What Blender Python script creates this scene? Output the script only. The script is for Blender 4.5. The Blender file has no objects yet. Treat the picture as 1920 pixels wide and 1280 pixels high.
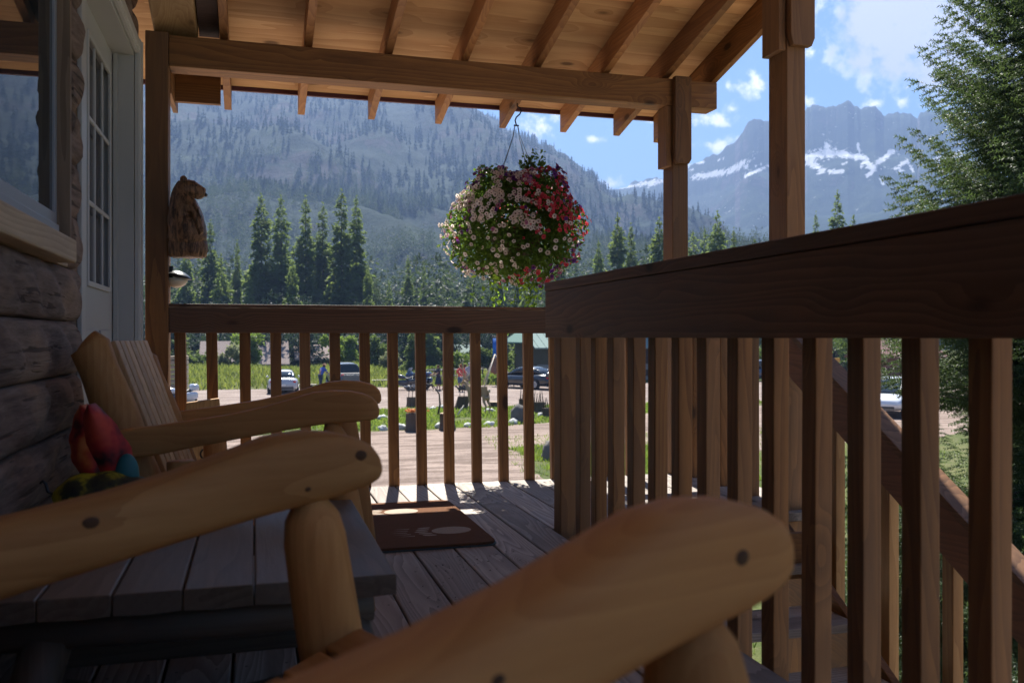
import bpy, bmesh, math, random
import numpy as np
from mathutils import Vector, Matrix, noise as mnoise
PI = math.pi
rad = math.radians
random.seed(7); np.random.seed(7)
sc = bpy.context.scene
COL = sc.collection

# ------------------------------------------------------------------ camera
FPX, HOR = 1680.0, 632.0                  # focal length in photo pixels (1920 wide), horizon row
EYE = 0.83
YAW = math.atan(484/1680)
cam_d = bpy.data.cameras.new('camera')
cam = bpy.data.objects.new('camera', cam_d); COL.objects.link(cam)
cam.location = (0, 0, EYE)
cam.rotation_euler = (rad(90), 0, -YAW)
cam_d.sensor_width = 36; cam_d.lens = 36*FPX/1920
cam_d.shift_y = -8/1920
cam_d.clip_start = 0.02; cam_d.clip_end = 20000
cam_d.dof.use_dof = True; cam_d.dof.focus_distance = 5.0; cam_d.dof.aperture_fstop = 5.0
sc.camera = cam

# ------------------------------------------------------------------ world, sun, exposure
SUN_EL, SUN_AZ = rad(54), rad(9)          # azimuth from +Y towards +X
W = bpy.data.worlds.new('World'); sc.world = W; W.use_nodes = True
SKY_STR = 0.05
def px_dir(x, y):
    az = YAW + math.atan((x-960)/FPX)
    el = math.atan((HOR-y)/math.hypot(FPX, x-960))
    return az, el
def build_world():
    nt = W.node_tree; nt.nodes.clear(); N = nt.nodes.new; L = nt.links.new
    out = N('ShaderNodeOutputWorld'); bg = N('ShaderNodeBackground'); bg.inputs[1].default_value = SKY_STR
    sky = N('ShaderNodeTexSky'); sky.sky_type = 'NISHITA'; sky.sun_disc = False
    sky.sun_elevation = SUN_EL; sky.sun_rotation = SUN_AZ
    sky.altitude = 1500; sky.air_density = 1.0; sky.dust_density = 0.4; sky.ozone_density = 1.6
    tc = N('ShaderNodeTexCoord'); sep = N('ShaderNodeSeparateXYZ'); L(tc.outputs['Generated'], sep.inputs[0])
    def M(op, a, b=None, c=None, clamp=False):
        m = N('ShaderNodeMath'); m.operation = op; m.use_clamp = clamp
        for i, v in enumerate((a, b, c)):
            if v is None: continue
            if isinstance(v, (int, float)): m.inputs[i].default_value = v
            else: L(v, m.inputs[i])
        return m.outputs[0]
    az = M('ARCTAN2', sep.outputs[0], sep.outputs[1]); el = M('ARCSINE', sep.outputs[2])
    nz = N('ShaderNodeTexNoise'); nz.inputs['Scale'].default_value = 14; nz.inputs['Detail'].default_value = 8; nz.inputs['Roughness'].default_value = .62
    L(tc.outputs['Generated'], nz.inputs['Vector'])
    nb = N('ShaderNodeTexNoise'); nb.inputs['Scale'].default_value = 60; nb.inputs['Detail'].default_value = 7; nb.inputs['Roughness'].default_value = .6
    L(tc.outputs['Generated'], nb.inputs['Vector'])
    clouds = [(1010,236,50,27),(1040,225,20,20),(1115,262,30,11),(1418,160,26,26),(1392,170,30,22),(1335,222,66,20),(1372,205,20,16),(1352,276,46,16),(1380,262,26,16),
              (1148,345,46,13),(1318,312,40,9),(1700,40,200,135),(1815,70,210,160),(1635,30,100,80),(1628,142,45,22),(1745,140,90,60),
              (1522,98,26,24),(1692,190,34,17),(1636,196,30,14),(1514,190,14,16),(1216,224,34,11),(1575,22,26,22),(1930,150,140,80),
              (2500,100,300,90),(3400,260,300,70),(-300,40,260,80),(-1400,120,300,120),(200,-500,500,140),(1300,-700,500,160)]  # this row: invented clouds outside the view, added for light and reflections
    f = None; fb = None
    for cx, cy, w, h in clouds:
        a0, e0 = px_dir(cx, cy)
        dx = M('MULTIPLY', M('SUBTRACT', az, a0), FPX/w*(1+((cx-960)/FPX)**2)); dy = M('MULTIPLY', M('SUBTRACT', el, e0), FPX/h)
        d = M('SQRT', M('ADD', M('MULTIPLY', dx, dx), M('MULTIPLY', dy, dy)))
        v = M('SUBTRACT', 1.0, d)
        f = v if f is None else M('MAXIMUM', f, v)
        if w > 85: v = M('MULTIPLY', v, 1.8); f = M('MAXIMUM', f, v)
        if w > 85: fb = v if fb is None else M('MAXIMUM', fb, v)
    f = M('MAXIMUM', f, -1.5)
    n = M('ADD', M('MULTIPLY', M('SUBTRACT', nz.outputs[0], .5), 2.6), M('MULTIPLY', M('SUBTRACT', nb.outputs[0], .5), 3.4))
    dens = M('ADD', f, n)
    mask = N('ShaderNodeMapRange'); mask.interpolation_type = 'SMOOTHSTEP'; L(dens, mask.inputs[0])
    mask.inputs[1].default_value = .10; mask.inputs[2].default_value = 1.25
    thick = N('ShaderNodeMapRange'); thick.interpolation_type = 'SMOOTHSTEP'; L(M('ADD', M('MAXIMUM', fb, -1.5), M('MULTIPLY', n, .45)), thick.inputs[0]); thick.inputs[1].default_value = .18; thick.inputs[2].default_value = .8
    cc = N('ShaderNodeMix'); cc.data_type = 'RGBA'; L(thick.outputs[0], cc.inputs[0])
    cc.inputs[6].default_value = (14.5, 14.0, 14.2, 1); cc.inputs[7].default_value = (6.6, 6.6, 7.9, 1)
    mx = N('ShaderNodeMix'); mx.data_type = 'RGBA'; L(M('MULTIPLY', mask.outputs[0], .93), mx.inputs[0])
    tint = N('ShaderNodeMix'); tint.data_type = 'RGBA'; tint.blend_type = 'MULTIPLY'; tint.inputs[0].default_value = 1
    L(sky.outputs[0], tint.inputs[6]); tint.inputs[7].default_value = (.70, .93, 1.05, 1)
    L(tint.outputs[2], mx.inputs[6]); L(cc.outputs[2], mx.inputs[7])
    L(mx.outputs[2], bg.inputs[0]); L(bg.outputs[0], out.inputs[0])
build_world()
sd = bpy.data.lights.new('sun', 'SUN'); sd.energy = 5.0; sd.angle = rad(.53); sd.color = (1, .95, .86)
sun = bpy.data.objects.new('sun', sd); COL.objects.link(sun)
sv = Vector((math.sin(SUN_AZ)*math.cos(SUN_EL), math.cos(SUN_AZ)*math.cos(SUN_EL), math.sin(SUN_EL)))
sun.rotation_euler = sv.to_track_quat('Z', 'Y').to_euler(); sun.location = (0, 0, 40)
sc.view_settings.view_transform = 'Standard'; sc.view_settings.look = 'None'
sc.view_settings.exposure = 1.70; sc.view_settings.gamma = 1
sc.cycles.max_bounces = 8; sc.cycles.diffuse_bounces = 5; sc.cycles.transparent_max_bounces = 12
sc.cycles.volume_bounces = 0; sc.cycles.sample_clamp_indirect = 6

# ------------------------------------------------------------------ ray helpers (photo pixel -> point at a stated distance)
FW = Vector((math.sin(YAW), math.cos(YAW), 0)); RT = Vector((math.cos(YAW), -math.sin(YAW), 0))
def ray(x, y): return FW*FPX + RT*(x-960) + Vector((0, 0, HOR-y))
GZ = -2.62
def at_ground(x, y, z=GZ):
    r = ray(x, y); t = (z-EYE)/r.z; p = r*t; return Vector((p.x, p.y, z))
def at_depth(x, y, d):
    r = ray(x, y); p = r*(d/FPX); return Vector((p.x, p.y, p.z+EYE))

# ------------------------------------------------------------------ mesh builder
class MB:
    def __init__(s): s.v = []; s.f = []; s.m = []; s.sm = []; s.r = []; s.n = 0
    def add(s, verts, faces, mi=0, smooth=False, rnd=None):
        if rnd is None: rnd = random.random()
        k = s.n
        s.v.extend([tuple(p) for p in verts]); s.n += len(verts)
        s.r.extend([rnd]*len(verts))
        for f in faces: s.f.append([i+k for i in f]); s.m.append(mi); s.sm.append(smooth)
        return s
    def box(s, x0, x1, y0, y1, z0, z1, mi=0, rnd=None):
        v = [(x, y, z) for z in (z0, z1) for y in (y0, y1) for x in (x0, x1)]
        return s.add(v, [(0,2,3,1),(4,5,7,6),(0,1,5,4),(2,6,7,3),(0,4,6,2),(1,3,7,5)], mi, False, rnd)
    def hexa(s, v, mi=0, rnd=None):      # 8 verts in box order
        return s.add(v, [(0,2,3,1),(4,5,7,6),(0,1,5,4),(2,6,7,3),(0,4,6,2),(1,3,7,5)], mi, False, rnd)
    def loft(s, rings, mi=0, smooth=True, caps=True, rnd=None, closed=True):
        n = len(rings[0]); v = [p for r in rings for p in r]; f = []
        for i in range(len(rings)-1):
            for j in range(n if closed else n-1):
                a, b = i*n+j, i*n+(j+1) % n
                f.append((a, b, b+n, a+n))
        if caps and closed:
            f.append(tuple(reversed(range(n)))); f.append(tuple(range((len(rings)-1)*n, len(rings)*n)))
        return s.add(v, f, mi, smooth, rnd)
    def tube(s, pts, rr, seg=10, mi=0, smooth=True, caps=True, rnd=None, flat=1.0):
        pts = [Vector(p) for p in pts]
        if not isinstance(rr, (list, tuple)): rr = [rr]*len(pts)
        t0 = (pts[1]-pts[0]).normalized()
        up = Vector((0, 0, 1)) if abs(t0.z) < .95 else Vector((1, 0, 0))
        rings = []
        for i, p in enumerate(pts):
            t = (pts[min(i+1, len(pts)-1)]-pts[max(i-1, 0)]).normalized()
            a = t.cross(up).normalized(); b = a.cross(t).normalized(); up = b
            rings.append([p+a*math.cos(q)*rr[i]+b*math.sin(q)*rr[i]*flat for q in [2*PI*j/seg for j in range(seg)]])
        return s.loft(rings, mi, smooth, caps, rnd)
    def ell(s, c, r, seg=16, rings=10, mi=0, rnd=None, disp=None, rot=None):
        v = []; f = []
        for i in range(rings+1):
            th = PI*i/rings
            for j in range(seg):
                ph = 2*PI*j/seg
                d = Vector((math.sin(th)*math.cos(ph), math.sin(th)*math.sin(ph), math.cos(th)))
                k = 1 if disp is None else disp(d)
                p = Vector((d.x*r[0]*k, d.y*r[1]*k, d.z*r[2]*k))
                if rot is not None: p = rot @ p
                v.append(p+Vector(c))
        for i in range(rings):
            for j in range(seg):
                a, b = i*seg+j, i*seg+(j+1) % seg
                f.append((a, a+seg, b+seg, b))
        return s.add(v, f, mi, True, rnd)
    def extrude(s, poly, axis, d0, d1, mi=0, rnd=None, smooth=False):   # poly = 2d outline in the two other axes
        def P(u, w, d): return (d, u, w) if axis == 'x' else ((u, d, w) if axis == 'y' else (u, w, d))
        n = len(poly); v = [P(u, w, d0) for u, w in poly]+[P(u, w, d1) for u, w in poly]
        f = [(i, (i+1) % n, (i+1) % n+n, i+n) for i in range(n)]+[tuple(reversed(range(n))), tuple(range(n, 2*n))]
        return s.add(v, f, mi, smooth, rnd)
    def xf(s, M, k0=0):
        for i in range(k0, s.n): s.v[i] = tuple(M @ Vector(s.v[i]))
        return s
    def build(s, name, mats, parent=None, bevel=0, kind=None, label=None):
        me = bpy.data.meshes.new(name)
        off = Vector((0, 0, 0)) if parent is None else parent.get('_o', None)
        o3 = world_off(parent)
        vs = [(p[0]-o3[0], p[1]-o3[1], p[2]-o3[2]) for p in s.v]
        me.from_pydata(vs, [], s.f)
        if not isinstance(mats, (list, tuple)): mats = [mats]
        for m in mats: me.materials.append(m)
        me.polygons.foreach_set('material_index', s.m)
        me.polygons.foreach_set('use_smooth', s.sm)
        a = me.attributes.new('rnd', 'FLOAT', 'POINT'); a.data.foreach_set('value', s.r)
        bm = bmesh.new(); bm.from_mesh(me); bmesh.ops.recalc_face_normals(bm, faces=bm.faces); bm.to_mesh(me); bm.free()
        o = bpy.data.objects.new(name, me); COL.objects.link(o)
        if parent is not None: o.parent = parent
        if bevel:
            b = o.modifiers.new('bevel', 'BEVEL'); b.width = bevel; b.segments = 2; b.limit_method = 'ANGLE'; b.angle_limit = rad(40)
        if kind: o['kind'] = kind
        if label: o['label'] = label
        return o
OFF = {}
def world_off(p):
    o = Vector((0, 0, 0))
    while p is not None:
        o += Vector(OFF.get(p.name, (0, 0, 0))); p = p.parent
    return o
def big_mesh(name, verts, faces, mats, parent=None, rnd=None, smooth=False, kind=None, mi=None):
    """numpy verts (n,3), faces (m,k)"""
    me = bpy.data.meshes.new(name); k = faces.shape[1]
    o3 = world_off(parent)
    me.vertices.add(len(verts)); me.vertices.foreach_set('co', (verts-np.array(o3)).astype(np.float32).ravel())
    me.loops.add(faces.size); me.loops.foreach_set('vertex_index', faces.astype(np.int32).ravel())
    me.polygons.add(len(faces)); me.polygons.foreach_set('loop_start', np.arange(len(faces), dtype=np.int32)*k)
    me.polygons.foreach_set('loop_total', np.full(len(faces), k, dtype=np.int32))
    if not isinstance(mats, (list, tuple)): mats = [mats]
    for m in mats: me.materials.append(m)
    if mi is not None: me.polygons.foreach_set('material_index', mi.astype(np.int32))
    me.polygons.foreach_set('use_smooth', np.full(len(faces), smooth))
    if rnd is not None:
        a = me.attributes.new('rnd', 'FLOAT', 'POINT'); a.data.foreach_set('value', rnd.astype(np.float32))
    me.update(calc_edges=True)
    o = bpy.data.objects.new(name, me); COL.objects.link(o)
    if parent is not None: o.parent = parent
    if kind: o['kind'] = kind
    return o
def thing(name, label, cat, loc=(0, 0, 0), group=None, rotz=0, local=False):
    o = bpy.data.objects.new(name, None); COL.objects.link(o); o.empty_display_size = .1
    o.location = loc; o.rotation_euler = (0, 0, rotz)
    o['label'] = label; o['category'] = cat
    if group: o['group'] = group
    if not local: OFF[o.name] = tuple(loc)     # parts are given in world coordinates
    return o
def tag(o, label, cat, group=None):
    o['label'] = label; o['category'] = cat
    if group: o['group'] = group
    return o
def copy_tree(o, parent=None):
    c = o.copy(); COL.objects.link(c); c.parent = parent
    for ch in [x for x in KIDS(o)]: copy_tree(ch, c)
    return c
def KIDS(o): return [x for x in bpy.data.objects if x.parent == o]

# ------------------------------------------------------------------ materials
MATS = {}
class NT:
    def __init__(s, name):
        s.m = bpy.data.materials.new(name); s.m.use_nodes = True; s.t = s.m.node_tree; s.t.nodes.clear()
        s.out = s.t.nodes.new('ShaderNodeOutputMaterial')
    def n(s, ty, **kw):
        x = s.t.nodes.new('ShaderNode'+ty)
        for k, v in kw.items(): setattr(x, k, v)
        return x
    def l(s, a, b): s.t.links.new(a, b)
    def math(s, op, a, b=None, clamp=False):
        m = s.n('Math', operation=op, use_clamp=clamp)
        for i, v in enumerate((a, b)):
            if v is None: continue
            if isinstance(v, (int, float)): m.inputs[i].default_value = v
            else: s.l(v, m.inputs[i])
        return m.outputs[0]
    def vmath(s, op, a, b):
        m = s.n('VectorMath', operation=op)
        for i, v in enumerate((a, b)):
            if isinstance(v, (tuple, list)): m.inputs[i].default_value = v
            elif isinstance(v, (int, float)): m.inputs[i].default_value = (v, v, v)
            else: s.l(v, m.inputs[i])
        return m.outputs[0]
    def scale(s, a, f):
        m = s.n('VectorMath', operation='SCALE'); s.l(a, m.inputs[0])
        if isinstance(f, (int, float)): m.inputs['Scale'].default_value = f
        else: s.l(f, m.inputs['Scale'])
        return m.outputs[0]
    def noise(s, vec, sc, det=4, rough=.55, dist=0):
        x = s.n('TexNoise'); s.l(vec, x.inputs['Vector']); x.inputs['Scale'].default_value = sc
        x.inputs['Detail'].default_value = det; x.inputs['Roughness'].default_value = rough; x.inputs['Distortion'].default_value = dist
        return x.outputs[0]
    def mix(s, f, a, b, bt='MIX'):
        m = s.n('Mix', data_type='RGBA', blend_type=bt)
        for i, v in ((0, f), (6, a), (7, b)):
            if isinstance(v, (int, float)): m.inputs[i].default_value = v
            elif isinstance(v, (tuple, list)): m.inputs[i].default_value = tuple(v)+(1,)*(4-len(v))
            else: s.l(v, m.inputs[i])
        return m.outputs[2]
    def ramp(s, v, a, b, smooth=True):
        m = s.n('MapRange'); m.interpolation_type = 'SMOOTHSTEP' if smooth else 'LINEAR'
        s.l(v, m.inputs[0]); m.inputs[1].default_value = a; m.inputs[2].default_value = b
        return m.outputs[0]
    def obj(s): return s.n('TexCoord').outputs['Object']
    def attr(s, name): return s.n('Attribute', attribute_name=name)
    def bump(s, h, strength, dist=.01):
        b = s.n('Bump'); b.inputs['Strength'].default_value = strength; b.inputs['Distance'].default_value = dist; s.l(h, b.inputs['Height']); return b.outputs[0]
    def principled(s, col, rough=.6, normal=None, spec=.4, metal=0, **kw):
        p = s.n('BsdfPrincipled')
        for k, v in (('Base Color', col), ('Roughness', rough), ('Metallic', metal), ('Specular IOR Level', spec)):
            if isinstance(v, (int, float)): p.inputs[k].default_value = v
            elif isinstance(v, (tuple, list)): p.inputs[k].default_value = tuple(v)+(1,)*(4-len(v))
            else: s.l(v, p.inputs[k])
        for k, v in kw.items(): p.inputs[k].default_value = v
        if normal is not None: s.l(normal, p.inputs['Normal'])
        s.l(p.outputs[0], s.out.inputs[0]); return p
def cached(fn):
    def g(*a, **k):
        key = (fn.__name__, a, tuple(sorted(k.items())))
        if key not in MATS: MATS[key] = fn(*a, **k)
        return MATS[key]
    return g
@cached
def wood(name, axis='y', dark=(.16,.07,.03), light=(.36,.18,.08), grey=(.2,.17,.15), greyf=.15, rough=.6, spec=.3, knots=.55, ring=14, ringf=.5, rawf=1.0, coat=0.0, bumpf=.35):
    t = NT('wood_'+name+'_'+axis)
    ai = 'xyz'.index(axis)
    r1 = t.attr('rnd').outputs['Fac']; r2 = t.n('ObjectInfo').outputs['Random']
    r = t.math('ADD', t.math('MULTIPLY', r1, 7.3), t.math('MULTIPLY', r2, 11.7))
    o = t.obj(); shift = t.n('CombineXYZ')
    for i in range(3): t.l(t.math('MULTIPLY', r, [3.1, 1.7, 2.3][i]), shift.inputs[i])
    p = t.vmath('ADD', o, shift.outputs[0])
    a, c = [1.0]*3, [1.0]*3
    a[ai] = .09; c[ai] = .45
    st = t.vmath('MULTIPLY', p, tuple(a)); kn = t.vmath('MULTIPLY', p, tuple(c))
    wv = t.noise(kn, 3.0, 3)
    kv = t.n('TexVoronoi'); t.l(t.vmath('ADD', kn, t.scale(kn, 0)), kv.inputs['Vector']); kv.inputs['Scale'].default_value = 6.5
    kd = kv.outputs['Distance']
    ks = t.math('ADD', kd, t.math('MULTIPLY', t.math('SUBTRACT', wv, .5), .12))
    pick = t.n('SeparateColor'); t.l(kv.outputs['Color'], pick.inputs[0])
    on = t.math('GREATER_THAN', pick.outputs[0], 1-knots)
    knot = t.math('MULTIPLY', t.math('SUBTRACT', 1.0, t.ramp(ks, .07, .17)), on)
    halo = t.math('MULTIPLY', t.math('SUBTRACT', 1.0, t.ramp(ks, .10, .46)), on)
    # ring pattern: object-space distance from an off-centre pith, stretched along the grain
    pith = t.n('CombineXYZ')
    for i in range(3):
        q = t.math('SUBTRACT', t.math('FRACT', t.math('MULTIPLY', r, [1.37, 2.11, 1.73][i])), .5)
        t.l(t.math('MULTIPLY', q, .0 if i == ai else .5), pith.inputs[i])
    wr = t.n('TexWave'); wr.wave_type = 'RINGS'; wr.rings_direction = axis.upper(); wr.wave_profile = 'SAW'
    warp = t.n('TexNoise'); t.l(st, warp.inputs['Vector']); warp.inputs['Scale'].default_value = 5; warp.inputs['Detail'].default_value = 2
    wsep = t.vmath('SUBTRACT', warp.outputs['Color'], (.5, .5, .5))
    pv = t.vmath('ADD', t.vmath('ADD', t.vmath('MULTIPLY', o, tuple(a)), pith.outputs[0]), t.scale(wsep, .30))
    pv = t.vmath('ADD', pv, t.scale(kv.outputs['Color'], t.math('MULTIPLY', halo, .09)))
    t.l(pv, wr.inputs['Vector']); wr.inputs['Scale'].default_value = ring; wr.inputs['Distortion'].default_value = 1.2; wr.inputs['Detail'].default_value = 2; wr.inputs['Detail Scale'].default_value = 2
    fib = t.noise(st, 70, 5, .65); fib2 = t.noise(st, 16, 4, .6); big = t.noise(kn, 1.6, 3)
    g = t.math('ADD', t.math('MULTIPLY', wr.outputs['Fac'], ringf), t.math('ADD', t.math('MULTIPLY', fib, .55), t.math('MULTIPLY', fib2, .55)))
    g = t.ramp(g, .35, 1.1+ringf*.3, False)
    col = t.mix(g, dark, light)
    gf = t.math('MULTIPLY', t.ramp(t.math('ADD', big, t.math('MULTIPLY', t.math('SUBTRACT', r1, .5), .25)), .38, .68), greyf)
    col = t.mix(gf, col, grey)
    tone = t.math('ADD', .68, t.math('MULTIPLY', t.math('FRACT', t.math('MULTIPLY', r, 1.91)), .5))
    tc = t.n('CombineColor'); [t.l(tone, tc.inputs[i]) for i in range(3)]
    col = t.mix(1.0, col, tc.outputs[0], 'MULTIPLY')
    col = t.mix(t.math('MULTIPLY', halo, .35), col, t.mix(.5, dark, (.1, .05, .02)))
    col = t.mix(t.math('MULTIPLY', knot, .85), col, (dark[0]*.22, dark[1]*.22, dark[2]*.22))
    h = t.math('ADD', t.math('MULTIPLY', fib, .6), t.math('MULTIPLY', wr.outputs['Fac'], .3))
    rg = t.math('ADD', rough-.08, t.math('MULTIPLY', fib2, .16))
    pr = t.principled(col, rg, t.bump(h, bumpf, .004), spec)
    if coat: pr.inputs['Coat Weight'].default_value = coat; pr.inputs['Coat Roughness'].default_value = .28
    return t.m
CEDAR = dict(dark=(.115,.046,.014), light=(.37,.172,.052), grey=(.17,.105,.062), greyf=.5, ringf=.35)
def cedar(ax): return wood('cedar', ax, **CEDAR)
RAIL = dict(dark=(.08,.038,.019), light=(.255,.13,.064), grey=(.12,.08,.06), greyf=.55, ringf=.5, rough=.62, knots=.7)
def railw(ax): return wood('rail', ax, **RAIL)
def ply(): return wood('ply', 'x', dark=(.50,.25,.10), light=(.80,.50,.24), greyf=.08, grey=(.4,.2,.09), ringf=.45, ring=6, knots=.6, rough=.7, spec=.2)
def deckw(ax='y'): return wood('deck', ax, dark=(.19,.160,.142), light=(.50,.435,.38), grey=(.22,.19,.17), greyf=.55, ringf=.75, ring=26, knots=.25, rough=.72, spec=.35, bumpf=.7)
def pine(ax='x'): return wood('pine', ax, dark=(.37,.16,.048), light=(.72,.40,.145), grey=(.44,.20,.065), greyf=.5, ringf=.26 if ax == 'x' else .14, ring=12, knots=.25, rough=.62, spec=.22, coat=0.0, bumpf=.25)
def tablew(ax='y'): return wood('table', ax, dark=(.085,.06,.042), light=(.25,.195,.145), grey=(.18,.155,.13), greyf=.6, ringf=.22, ring=12, knots=.4, rough=.5, spec=.45, bumpf=.4)
@cached
def plain(name, col, rough=.5, metal=0.0, spec=.5, noisef=.12, nsc=8, coat=0.0):
    t = NT(name); n = t.noise(t.obj(), nsc, 5, .6)
    c = t.mix(t.math('MULTIPLY', n, noisef*2), col, tuple(x*.45 for x in col))
    p = t.principled(c, rough, t.bump(n, .08, .004), spec, metal)
    if coat: p.inputs['Coat Weight'].default_value = coat; p.inputs['Coat Roughness'].default_value = .05
    return t.m
@cached
def glass(name, col=(.02,.03,.035), rough=.02):
    t = NT(name); p = t.principled(col, rough, None, .5); p.inputs['IOR'].default_value = 1.5; return t.m
@cached
def foliage(name, dark=(.02,.045,.015), light=(.06,.11,.03), trans=.35, tcol=(.12,.2,.03), rough=.6):
    t = NT(name); r = t.attr('rnd').outputs['Fac']; r2 = t.n('ObjectInfo').outputs['Random']
    n = t.noise(t.obj(), 1.3, 3)
    f = t.math('ADD', t.math('MULTIPLY', r, .7), t.math('MULTIPLY', t.math('SUBTRACT', n, .3), .7), True)
    c = t.mix(f, dark, light); 
    tone = t.math('ADD', .85, t.math('MULTIPLY', r2, .3)); tc = t.n('CombineColor'); [t.l(tone, tc.inputs[i]) for i in range(3)]
    c = t.mix(1.0, c, tc.outputs[0], 'MULTIPLY')
    d = t.n('BsdfPrincipled'); t.l(c, d.inputs['Base Color']); d.inputs['Roughness'].default_value = rough; d.inputs['Specular IOR Level'].default_value = .25
    tr = t.n('BsdfTranslucent'); t.l(t.mix(.5, c, tcol), tr.inputs[0])
    m = t.n('MixShader'); m.inputs[0].default_value = trans; t.l(d.outputs[0], m.inputs[1]); t.l(tr.outputs[0], m.inputs[2]); t.l(m.outputs[0], t.out.inputs[0])
    return t.m
bark = lambda: wood('bark', 'z', dark=(.05,.035,.025), light=(.16,.12,.09), greyf=.3, ringf=.1, knots=.1, rough=.9, spec=.1, bumpf=1)

#==SECTION porch
# ------------------------------------------------------------------ porch
porch = thing('porch', 'covered cedar porch deck with posts, front beam and exposed rafters', 'porch', (1.0, 2.0, GZ))
def floor():
    b = MB(); x = -.70; 
    x0 = .596-.162*8
    for k in range(21):
        a = x0+.162*k+.0035; c = a+.155
        far = 5.0; near = -4.5 if c < 1.27 else 3.70
        if a > 2.6: break
        n = 34; w = random.uniform(-.0015, .0015)
        # a board with slightly uneven cupped top
        ys = [near+(far-near)*i/n for i in range(n+1)]
        rings = []
        for y in ys:
            dz = .0025*mnoise.noise(Vector((k*3.1, y*1.2, 0)))+w
            rings.append([(a, y, -.038), (a, y, dz-.003), (a+.004, y, dz), ((a+c)/2, y, dz-.001), (c-.004, y, dz), (c, y, dz-.003), (c, y, -.038)])
        b.loft(rings, smooth=False)
    u = MB(); u.box(-.68, 1.255, -4.45, 3.70, -.0405, -.0385); u.box(-.68, 2.5, 3.702, 4.95, -.0405, -.0385); u.build('floor_gap_blocker', plain('gap_shade', (.05,.04,.035), .9), porch)  # added dark sheet under the boards, keeps bright ground out of the gaps
    return b.build('floor', deckw(), porch)
floor()
b = MB(); b.box(-.68, 2.56, 4.955, 4.993, -.26, -.042); b.build('rim_board', cedar('x'), porch, .003)
b = MB(); b.box(1.262, 1.30, -4.5, 3.70, -.26, -.042); b.build('rim_board', cedar('y'), porch, .003)
for k in range(-3, 12):
    b = MB(); b.box(-.68, 1.26 if k < 8 else 2.52, -2.1+.75*min(k, 7)+(k-7)*.32*(k > 7), -2.06+.75*min(k, 7)+(k-7)*.32*(k > 7), -.24, -.041); b.build('joist', cedar('x'), porch)
for x, y in ((1.2, -2), (1.2, 1), (1.2, 3.6), (2.45, 4.85), (.6, 4.85), (-.5, 4.85)):
    b = MB(); b.box(x-.07, x+.07, y-.07, y+.07, GZ, -.26); b.build('support_post', cedar('z'), porch, .004)
def post(x0, x1, y0, y1, z1, z0=.0):
    b = MB(); b.box(x0, x1, y0, y1, z0, z1); return b.build('post', cedar('z'), porch, .005)
post(-.5345, -.423, 4.92, 5.05, 2.40)
post(2.427, 2.531, 4.925, 5.058, 2.223)
post(2.454, 2.556, 3.76, 3.92, 3.1, -2.62)
# front beam and the plates lapping it
b = MB(); b.box(-.421, 2.726, 4.925, 5.065, 2.226, 2.387); b.build('beam', cedar('x'), porch, .004)
b = MB(); b.extrude([(2.424, 1.895), (2.438, 1.872), (2.515, 1.872), (2.532, 1.90), (2.532, 2.395), (2.424, 2.395)], 'y', 4.882, 4.923); b.build('plate', cedar('z'), porch, .003)
b = MB(); b.box(2.388, 2.424, 4.93, 5.05, 1.86, 2.224); b.build('plate', cedar('z'), porch, .003)
b = MB(); b.extrude([(2.450, 2.27), (2.465, 2.22), (2.565, 2.22), (2.582, 2.26), (2.582, 3.0), (2.450, 3.0)], 'y', 3.72, 3.758); b.build('plate', cedar('z'), porch, .003)
b = MB(); b.box(2.414, 2.451, 3.765, 3.915, 2.205, 3.0); b.build('plate', cedar('z'), porch, .003)
SL = .24
def rz(y): return 2.388+SL*(5.065-y)       # underside of the rafters
YT, YB = 5.76, -2.6
for i, (x, w, h) in enumerate([(-.152,.042,.147),(.285,.042,.147),(.722,.042,.147),(1.157,.042,.147),(1.592,.042,.147),(2.02,.042,.147),(2.41,.045,.147)]):
    b = MB(); v = [(xx, yy, rz(yy)+dz) for dz in (0, h) for yy in (YB, YT) for xx in (x-w/2, x+w/2)]
    b.hexa(v); b.build('rafter', wood('rafter', 'y', dark=(.24,.10,.04), light=(.48,.235,.085), greyf=.12, ringf=.4, knots=.6), porch, .002)
b = MB(); b.hexa([(xx, yy, rz(yy)+dz) for dz in (-.03, .19) for yy in (YB, YT) for xx in (2.69, 2.728)]); b.build('barge_board', cedar('y'), porch, .003)
def roof():
    b = MB(); ys = [YT-1.22*i for i in range(10)]; xs = [-.9, .722, 2.686]
    for j in range(len(ys)-1):
        for i in range(2):
            y1, y0 = ys[j]-.003, ys[j+1]
            if y0 < YB: y0 = YB
            if y1 <= y0: continue
            v = [(xx, yy, rz(yy)+.149+dz) for dz in (0, .014) for yy in (y0, y1) for xx in (xs[i]+.002, xs[i+1]-.002)]
            b.hexa(v)
    return b.build('roof_sheathing', ply(), porch)
roof()
b = MB(); b.hexa([(xx, yy, rz(yy)+.165+dz) for dz in (0, .03) for yy in (YB, YT+.03) for xx in (-1.2, 2.76)]); b.build('roof_covering', plain('roofing', (.13,.05,.045), .6), porch)
b = MB(); b.box(-.9, 2.76, YT+.005, YT+.028, rz(YT)+.125, rz(YT)+.175); b.build('drip_edge', plain('drip_edge', (.10,.03,.04), .5), porch)
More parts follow.
